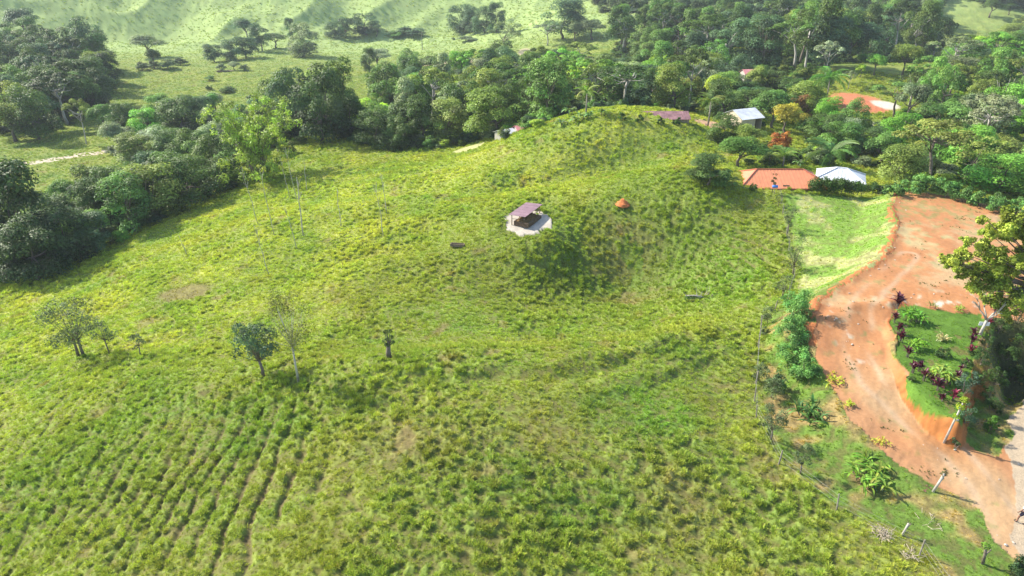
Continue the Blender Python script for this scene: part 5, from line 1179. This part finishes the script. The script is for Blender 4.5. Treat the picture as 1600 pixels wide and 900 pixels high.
for nm, a, b, h, n, lab, tn, ri in [('garden_shrub',1424,500,30,60,'bright green fan-leaved shrub at the top of the garden lawn',(.15,.32,.03),(-.4,.5)),('garden_shrub',1430,545,24,44,'bright green strap-leaved shrub at the left of the garden lawn',(.20,.36,.03),(-.4,.6)),
        ('garden_shrub',1470,592,38,70,'large light yellow-green broad-leaved shrub at the lower garden end',(.27,.38,.06),(-.5,.4)),('spiky_plant',1471,530,18,44,'cream and brown spiky plant in the middle of the lawn',(.50,.44,.22),(-.2,1.0)),
        ('garden_shrub',1453,482,14,16,'thin young plant at the top edge of the garden',(.16,.22,.05),(-.3,.3)),('garden_shrub',1497,488,16,26,'light green leafy shrub at the top right of the garden',(.25,.33,.05),(-.5,.3)),('garden_shrub',1440,535,14,14,'small dark leafed shrub beside the strap-leaved one',(.08,.14,.03),(-.4,.5))]:
    r_ = clump(nm, 'plant', a, b, h, GIN, n, lab, tn, 'ornamental plants on the garden lawn', ri, (M_BARK, .12 if 'spiky' in nm else .3, .04), 1.0, spread=.1); place(r_, a, b)
for a, b, w, h, tn, lab in [(1474,556,24,14,(.06,.12,.035),'round dark tufted mound on the garden lawn'),(1508,610,34,34,(.10,.17,.11),'blue-green fine-leaved shrub at the right garden edge'),(1512,640,34,30,(.09,.18,.09),'blue-green shrub above the orange bank tip'),(1530,570,34,26,(.07,.14,.035),'leafy bush on the bank below the white sign'),(1527,600,30,24,(.08,.15,.035),'leafy bush lower on the shaded bank')]:
    r_ = near_bush('garden_bush', a, b, w, h, tn, 1500, .1, lab, nl=18)
    if a < 1515: place(r_, a, b)
# bare frangipani and the white sign
def bare_tree():
    p = gp(1531, 522); root = empty('frangipani_tree', p); tag(root, 'nearly bare pale-branched tree at the right garden corner', 'tree'); rng = random.Random(7)
    MB().tube([(0, 0, -.3), (.12, .05, .6), (.3, .15, 1.3)], [.14, .12, .11], 8).obj('trunk', M_PALE, root, True)
    def br(s, d, l, r, k):
        s = Vector(s); e = s + Vector(d).normalized() * l; m = s.lerp(e, .5) + Vector((0, 0, l * .08)); MB().tube([s, m, e], [r, r * .8, r * .6], 6).obj('branch', M_PALE, root, True)
        if k > 0:
            for i in range(3 if k > 1 else 2): br(e, (d[0] + rng.uniform(-.8, .8), d[1] + rng.uniform(-.8, .8), d[2] + rng.uniform(-.2, .5)), l * .75, r * .6, k - 1)
    for d in ((-.8, .2, 1), (-.3, .5, 1.2), (.4, -.2, 1), (.9, .3, .9), (.1, -.6, .8)): br((.3, .15, 1.3), d, 1.15, .075, 2)
bare_tree()
def sign():
    p = gp(1533, 520); root = empty('sign_board', p, R(-8)); tag(root, 'small white sign board on a thin post at the garden edge', 'sign')
    MB().tube([(0, 0, -.2), (0, 0, .79)], .025, 6).obj('post', M_POST, root); MB().box(-.42, -.035, .8, .42, -.01, 1.15).obj('board', M_SIGNW, root)
sign()
sapl = [(1474, 692, 1487, 630)]
def road_sapling():
    p, t = P3(1474, 692); h = 62 * t / F / .8; root = empty('sprouting_post', p); tag(root, 'pale leaning sapling trunk with yellow-green sprouts below the garden tip', 'sapling'); top = Vector((.55, .15, h)); MB().tube([(0, 0, -.2), top * .5, top], [.085, .07, .05], 7).obj('trunk', M_PALE, root, True); rng = np.random.default_rng(1)
    V, Fq, A = leaf_cloud(rng, [tuple(top * k + Vector((0, 0, .05))) + (r,) for k, r in ((1.0, .26), (.85, .24), (.62, .2))], 330, .16, .9, .5, -.6, .5); o = link(bpy.data.objects.new('crown', mesh_np('sprouts', V, Fq, M_LEAF, False, [('leafvar', 'FACE', A)])), root); o['tint'] = [.30, .42, .03]
road_sapling()
near_bush('small_shrub', 1492, 700, 16, 22, (.10, .16, .06), 420, .11, 'small green shrub at the foot of the orange clay bank', nl=10)
def stub(px, pyb, pyt, r, label, tips, tint, name='cut_stump', topx=0, mat=None):
    p, t = P3(px, pyb); h = (pyb - pyt) * t / F / .8; root = empty(name, p); tag(root, label, 'stump'); e = Vector((topx * t / F, 0, h)); MB().tube([(0, 0, -.15), e * .5 + Vector((.03, 0, 0)), e], [r, r * .9, r * .85], 7).obj('trunk', mat or M_PALE, root, True)
    MB().tube([e * .45, e * .45 + Vector((.35, .1, .4))], [r * .6, r * .4], 6).obj('branch', M_BARK, root)
    rng = np.random.default_rng(int(px)); V, Fq, A = leaf_cloud(rng, [tuple(e) + (.22,)], tips, .11, .9, .5, -.7); o = link(bpy.data.objects.new('crown', mesh_np('sprouts', V, Fq, M_LEAF, False, [('leafvar', 'FACE', A)])), root); o['tint'] = list(tint)
stub(1457, 768, 740, .09, 'forked leafy cut trunk at the edge of the clay road', 60, (.08, .15, .05), topx=9)
stub(1408, 838, 818, .07, 'short pale cut stump near the brush pile', 30, (.14, .2, .05), topx=5)
stub(1535, 882, 852, .09, 'dark mottled stump with fresh leafy top at the bottom right', 170, (.12, .24, .03), topx=-6, mat=M_BARK)
# ================================================================ BIG TREE ABOVE THE GULLY
def big_tree():
    q = W(1640, 560, -.2); p = Vector((q.x, q.y, gz1(q.x, q.y))); rng = np.random.default_rng(21); root = empty('large_leafy_tree', p); tag(root, 'large yellow-green leafy tree overhanging the right side of the dirt yard', 'tree')
    C = []
    for px, py, dep, r in [(1490,412,-.5,.85),(1505,398,0,.9),(1520,420,.5,.9),(1530,440,-.6,.9),(1538,385,.2,1),(1545,412,1,1),(1560,440,0,1),(1568,400,-.8,1),(1555,362,.6,.95),(1575,348,0,.9),(1590,372,.8,1),(1600,345,0,.9),(1585,420,.4,1),(1600,400,-1,1.05),(1610,440,.2,1),(1580,462,-.8,.85),(1548,462,.3,.7),(1562,478,-.5,.7),(1600,470,.5,.9),(1620,380,0,1.1),(1635,420,0,1.2),(1650,360,.5,1.2),(1640,470,0,1.1),(1665,400,1,1.3),(1478,405,0,.4),(1500,428,-.3,.45),(1512,375,0,.5),(1535,345,.2,.4),(1575,490,0,.6)]:
        dx, dy, dz = ray(px, py); Y = p.y + dep - .5; t = Y / dy; v = Vector((dx * t, Y, H + dz * t)) - p
        for k in range(9): C.append((v.x + rng.normal() * r * .5, v.y + rng.normal() * r * .7, v.z + rng.normal() * r * .4, r * rng.uniform(.34, .56)))
    V, Fq, A = leaf_cloud(rng, C, 64000, .22, .8, .4, -.9, .55, .8, .7); o = link(bpy.data.objects.new('crown', mesh_np('big_crown', V, Fq, M_LEAF, False, [('leafvar', 'FACE', A)])), root); o['tint'] = [.32, .40, .055]
    mb = MB(); top = Vector((-.6, .2, 3.2)); mb.tube([(0, 0, -.5), (-.2, 0, 1.5), top], [.34, .27, .22], 9)
    for c in C[::4]: e = Vector(c[:3]); mb.tube([top, top.lerp(e, .45) + Vector((0, 0, -.2)), e], [.12, .07, .02], 5)
    mb.obj('trunk', M_BARK, root, True); return root
big_tree()
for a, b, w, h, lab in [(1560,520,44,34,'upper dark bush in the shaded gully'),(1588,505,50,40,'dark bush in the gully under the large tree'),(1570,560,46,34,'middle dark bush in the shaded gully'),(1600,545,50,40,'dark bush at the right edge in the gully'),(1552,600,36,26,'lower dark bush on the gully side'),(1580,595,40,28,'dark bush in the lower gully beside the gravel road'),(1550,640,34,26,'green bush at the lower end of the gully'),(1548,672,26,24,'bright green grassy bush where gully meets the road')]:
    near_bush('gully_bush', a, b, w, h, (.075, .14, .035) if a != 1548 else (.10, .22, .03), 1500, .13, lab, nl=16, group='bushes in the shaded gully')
# row of bright bushes behind the dirt yard
for i, (a, b, w, h) in enumerate([(1428,302,50,26),(1452,304,44,26),(1478,308,44,28),(1502,314,40,26),(1528,322,40,26),(1556,330,40,28),(1584,336,44,30),(1395,306,40,16),(1610,345,44,30)]):
    near_bush('cassava_bush', a, b, w, h, (.15, .31, .08), 1500, .3, 'bright green bush behind the dirt yard, %s from the left' % ORD[[1, 2, 3, 4, 5, 6, 7, 0, 8][i]], nl=18, group='bushes behind the dirt yard')
near_bush('dark_bush', 1370, 303, 34, 16, (.06, .12, .03), 900, .3, 'low dark bush right of the hedge at the yard corner', nl=12)
near_bush('round_bush', 1176, 298, 14, 13, (.07, .15, .03), 400, .22, 'small round clipped bush in front of the orange roof')
near_bush('small_shrub', 1398, 300, 22, 12, (.10, .2, .05), 400, .25, 'small shrub left of the bushes behind the yard', nl=8)
sapling_ = thin_tree(1206, 302, 274, 10, 'thin brown-leaved sapling in front of the orange roof', (.20, .15, .05), 120, .2, .4, nl=8, name='thin_sapling')
p = P3(1209, 304)[0]; root = empty('blue_drum', p + Vector((0, 0, 0))); tag(root, 'blue plastic container on a post at the top of the fence', 'container')
MB().tube([(0, 0, -.2), (0, 0, .85)], .04, 6).obj('post', M_POST, root); MB().tube([(-.35, 0, 1.05), (.35, 0, 1.05)], .2, 10).obj('drum', M_BLUE, root, True)
for a, b, w, h, tn, lab in [(1000,190,18,12,(.08,.15,.03),'small green bush against the left end of the maroon shed'),(1032,194,14,11,(.10,.17,.03),'small bush in front of the middle of the maroon shed'),(1058,197,16,13,(.07,.14,.03),'dark bush in front of the right half of the maroon shed'),(972,188,16,10,(.10,.19,.04),'small bright bush in front of the small low shed'),
        (1160,200,18,14,(.06,.13,.03),'dark bush below the left corner of the white shed'),(1186,200,20,12,(.11,.19,.04),'green bush below the yellow wall of the white shed')]:
    near_bush('small_bush', a, b, w, h, tn, 500, .32, lab, nl=10)
for a, b, w, h, tn, lab in [(1540,545,26,26,(.06,.12,.03),'dark bush on the bank edge right of the white sign'),(1522,556,20,18,(.08,.15,.035),'small bush on the right lawn edge below the sign'),(1508,575,20,18,(.07,.14,.03),'small dark bush at the right lawn edge'),(1470,622,16,12,(.09,.16,.035),'low bush above the orange bank at the garden tip'),(1422,595,16,10,(.10,.17,.04),'low tuft on the lower left garden rim'),(1545,625,34,28,(.07,.15,.035),'leafy bush low on the bank beside the gully')]:
    near_bush('garden_bush', a, b, w, h, tn, 900, .1, lab, nl=12)
# utility poles
def pole(px, pyb, pyt, label):
    p, t = P3(px, pyb); h = (pyb - pyt) * t / F / .98; root = empty('utility_pole', p); tag(root, label, 'pole'); MB().tube([(0, 0, -.3), (0, 0, h)], [.22, .14], 7).obj('pole', M_POST, root); MB().box(-1.1, -.1, h - .8, 1.1, .1, h - .6).obj('crossarm', M_WOOD, root)
pole(660, 78, 52, 'thin utility pole standing alone in the far pasture'); pole(964, 40, 1, 'tall thin utility pole near the top edge above the clearing')
# dark trough in the valley
p, t = P3(352, 113); MB().box(-4, -.5, 0, 4, .5, .7).obj('cattle_trough', M_WOOD); o = bpy.data.objects['cattle_trough']; o.location = p; tag(o, 'long dark cattle trough under small trees in the valley pasture', 'trough')
# stones and rubble along the road edge
def stones():
    rng = random.Random(12); k = 0; me = []
    for j in range(3):
        bm = bmesh.new(); bmesh.ops.create_icosphere(bm, subdivisions=1, radius=1)
        for v in bm.verts: v.co *= rng.uniform(.7, 1.15); v.co.z *= .7
        m = bpy.data.meshes.new('stone'); bm.to_mesh(m); bm.free(); m.materials.append(M_CONC); me.append(m)
    for px, py, s, lab in [(1494,658,.17,'pale stone lying on the orange clay bank'),(1492,703,.1,'small pale stone at the foot of the clay bank'),(1571,852,.12,'small pale stone at the lower road edge'),(1283,654,.07,'tiny white stone on the mown strip')]:
        p, t = P3(px, py); o = link(bpy.data.objects.new('stone', me[k % 3])); o.location = p + Vector((0, 0, s * .3)); o.scale = (s,) * 3; k += 1; tag(o, lab, 'stone')
stones()
# ================================================================ PERSON
def person():
    p, t = P3(1594, 818); root = empty('person', p, R(200)); tag(root, 'person in white top and cap with dark shorts walking on the gravel road', 'person')
    skin = plain('skin', (.22, .12, .08), .6, .08, 4); shirt = plain('white_cloth', (.72, .74, .80), .85, .06, 5); shorts = plain('dark_cloth', (.03, .03, .06), .9, .1, 5); shoe = plain('dark_shoes', (.03, .03, .03), .7, .1, 5)
    def skinned(name, verts, edges, rad, mat, rootv=0, parent=root):
        me = bpy.data.meshes.new(name); me.from_pydata(verts, edges, []); me.update(); o = link(bpy.data.objects.new(name, me), parent)
        md = o.modifiers.new('skin', 'SKIN'); md.use_smooth_shade = True
        for i, r in enumerate(rad): me.skin_vertices[0].data[i].radius = r if hasattr(r, '__len__') else (r, r)
        me.skin_vertices[0].data[rootv].use_root = True; s = o.modifiers.new('sub', 'SUBSURF'); s.levels = s.render_levels = 2; me.materials.append(mat); return o
    V = [(0,0,.93),(0,.0,1.12),(0,.01,1.32),(0,.0,1.44),(0,-.01,1.52),(0,-.02,1.62),(0,-.02,1.72),
         (.17,0,1.40),(.24,-.03,1.15),(.27,-.14,.93),(.27,-.19,.85),(-.17,0,1.40),(-.24,.03,1.15),(-.26,.0,.9),(-.26,-.02,.81),
         (.10,0,.88),(.11,-.14,.50),(.11,-.16,.10),(.11,-.28,.05),(-.10,0,.88),(-.11,.10,.50),(-.11,.24,.12),(-.11,.12,.05)]
    E = [(0,1),(1,2),(2,3),(3,4),(4,5),(5,6),(2,7),(7,8),(8,9),(9,10),(2,11),(11,12),(12,13),(13,14),(0,15),(15,16),(16,17),(17,18),(0,19),(19,20),(20,21),(21,22)]
    rd = [(.14,.10),(.13,.09),(.15,.10),(.06,.06),(.055,.055),(.085,.1),(.07,.085),.055,.045,.035,.04,.055,.045,.035,.04,.09,.06,.04,.045,.09,.06,.04,.045]
    skinned('body', V, E, rd, skin)
    skinned('shirt', [(0,0,.95),(0,0,1.15),(0,.01,1.36),(.17,0,1.40),(.225,-.01,1.22),(-.17,0,1.40),(-.225,.01,1.22)], [(0,1),(1,2),(2,3),(3,4),(2,5),(5,6)], [(.175,.135),(.165,.125),(.175,.125),.08,.07,.08,.07], shirt)
    skinned('shorts', [(0,0,.95),(.10,0,.86),(.11,-.11,.58),(-.10,0,.86),(-.11,.08,.58)], [(0,1),(1,2),(0,3),(3,4)], [(.165,.125),.115,.09,.115,.09], shorts)
    for s, y in ((.11, -.22), (-.11, .18)):
        skinned('shoe', [(s, y + .08, .05), (s, y - .12, .045)], [(0, 1)], [.055, .045], shoe)
    bm = MB(); 
    for i in range(12):
        pass
    skinned('cap', [(0, -.01, 1.72), (0, -.02, 1.78), (0, -.17, 1.73)], [(0, 1), (0, 2)], [(.1, .115), (.06, .07), (.07, .012)], shirt)
    for sx in (-.035, .035): skinned('eye', [(sx, -.115, 1.655), (sx, -.118, 1.657)], [(0, 1)], [.009, .009], shoe)
    skinned('nose', [(0, -.11, 1.645), (0, -.135, 1.62)], [(0, 1)], [.012, .014], skin)
    for hx, hy, hz in ((.27, -.2, .83), (-.26, -.02, .79)):
        for k in range(4): skinned('finger', [(hx + (k - 1.5) * .0, hy + (k - 1.5) * .018, hz), (hx, hy + (k - 1.5) * .02, hz - .05 - .008 * (k % 2)), (hx - .01, hy + (k - 1.5) * .02 - .01, hz - .08)], [(0, 1), (1, 2)], [.009, .0085, .007], skin)
        skinned('thumb', [(hx, hy - .03, hz + .03), (hx - .01, hy - .055, hz - .01)], [(0, 1)], [.011, .009], skin)
person()
print('objects', time.time() - T0)
# ================================================================ HAZE
hz = MB().box(-1750, -60, -75, 1750, 1750, 135).obj('haze', None)
m, nt = new_mat('haze_air'); o_ = nt.nodes.new('ShaderNodeOutputMaterial'); pv = nt.nodes.new('ShaderNodeVolumePrincipled')
pv.inputs['Color'].default_value = (.86, .93, 1, 1); pv.inputs['Density'].default_value = .00016; pv.inputs['Anisotropy'].default_value = 0
nt.links.new(pv.outputs[0], o_.inputs['Volume']); hz.data.materials.clear(); hz.data.materials.append(m); hz['kind'] = 'stuff'
print('done', time.time() - T0)
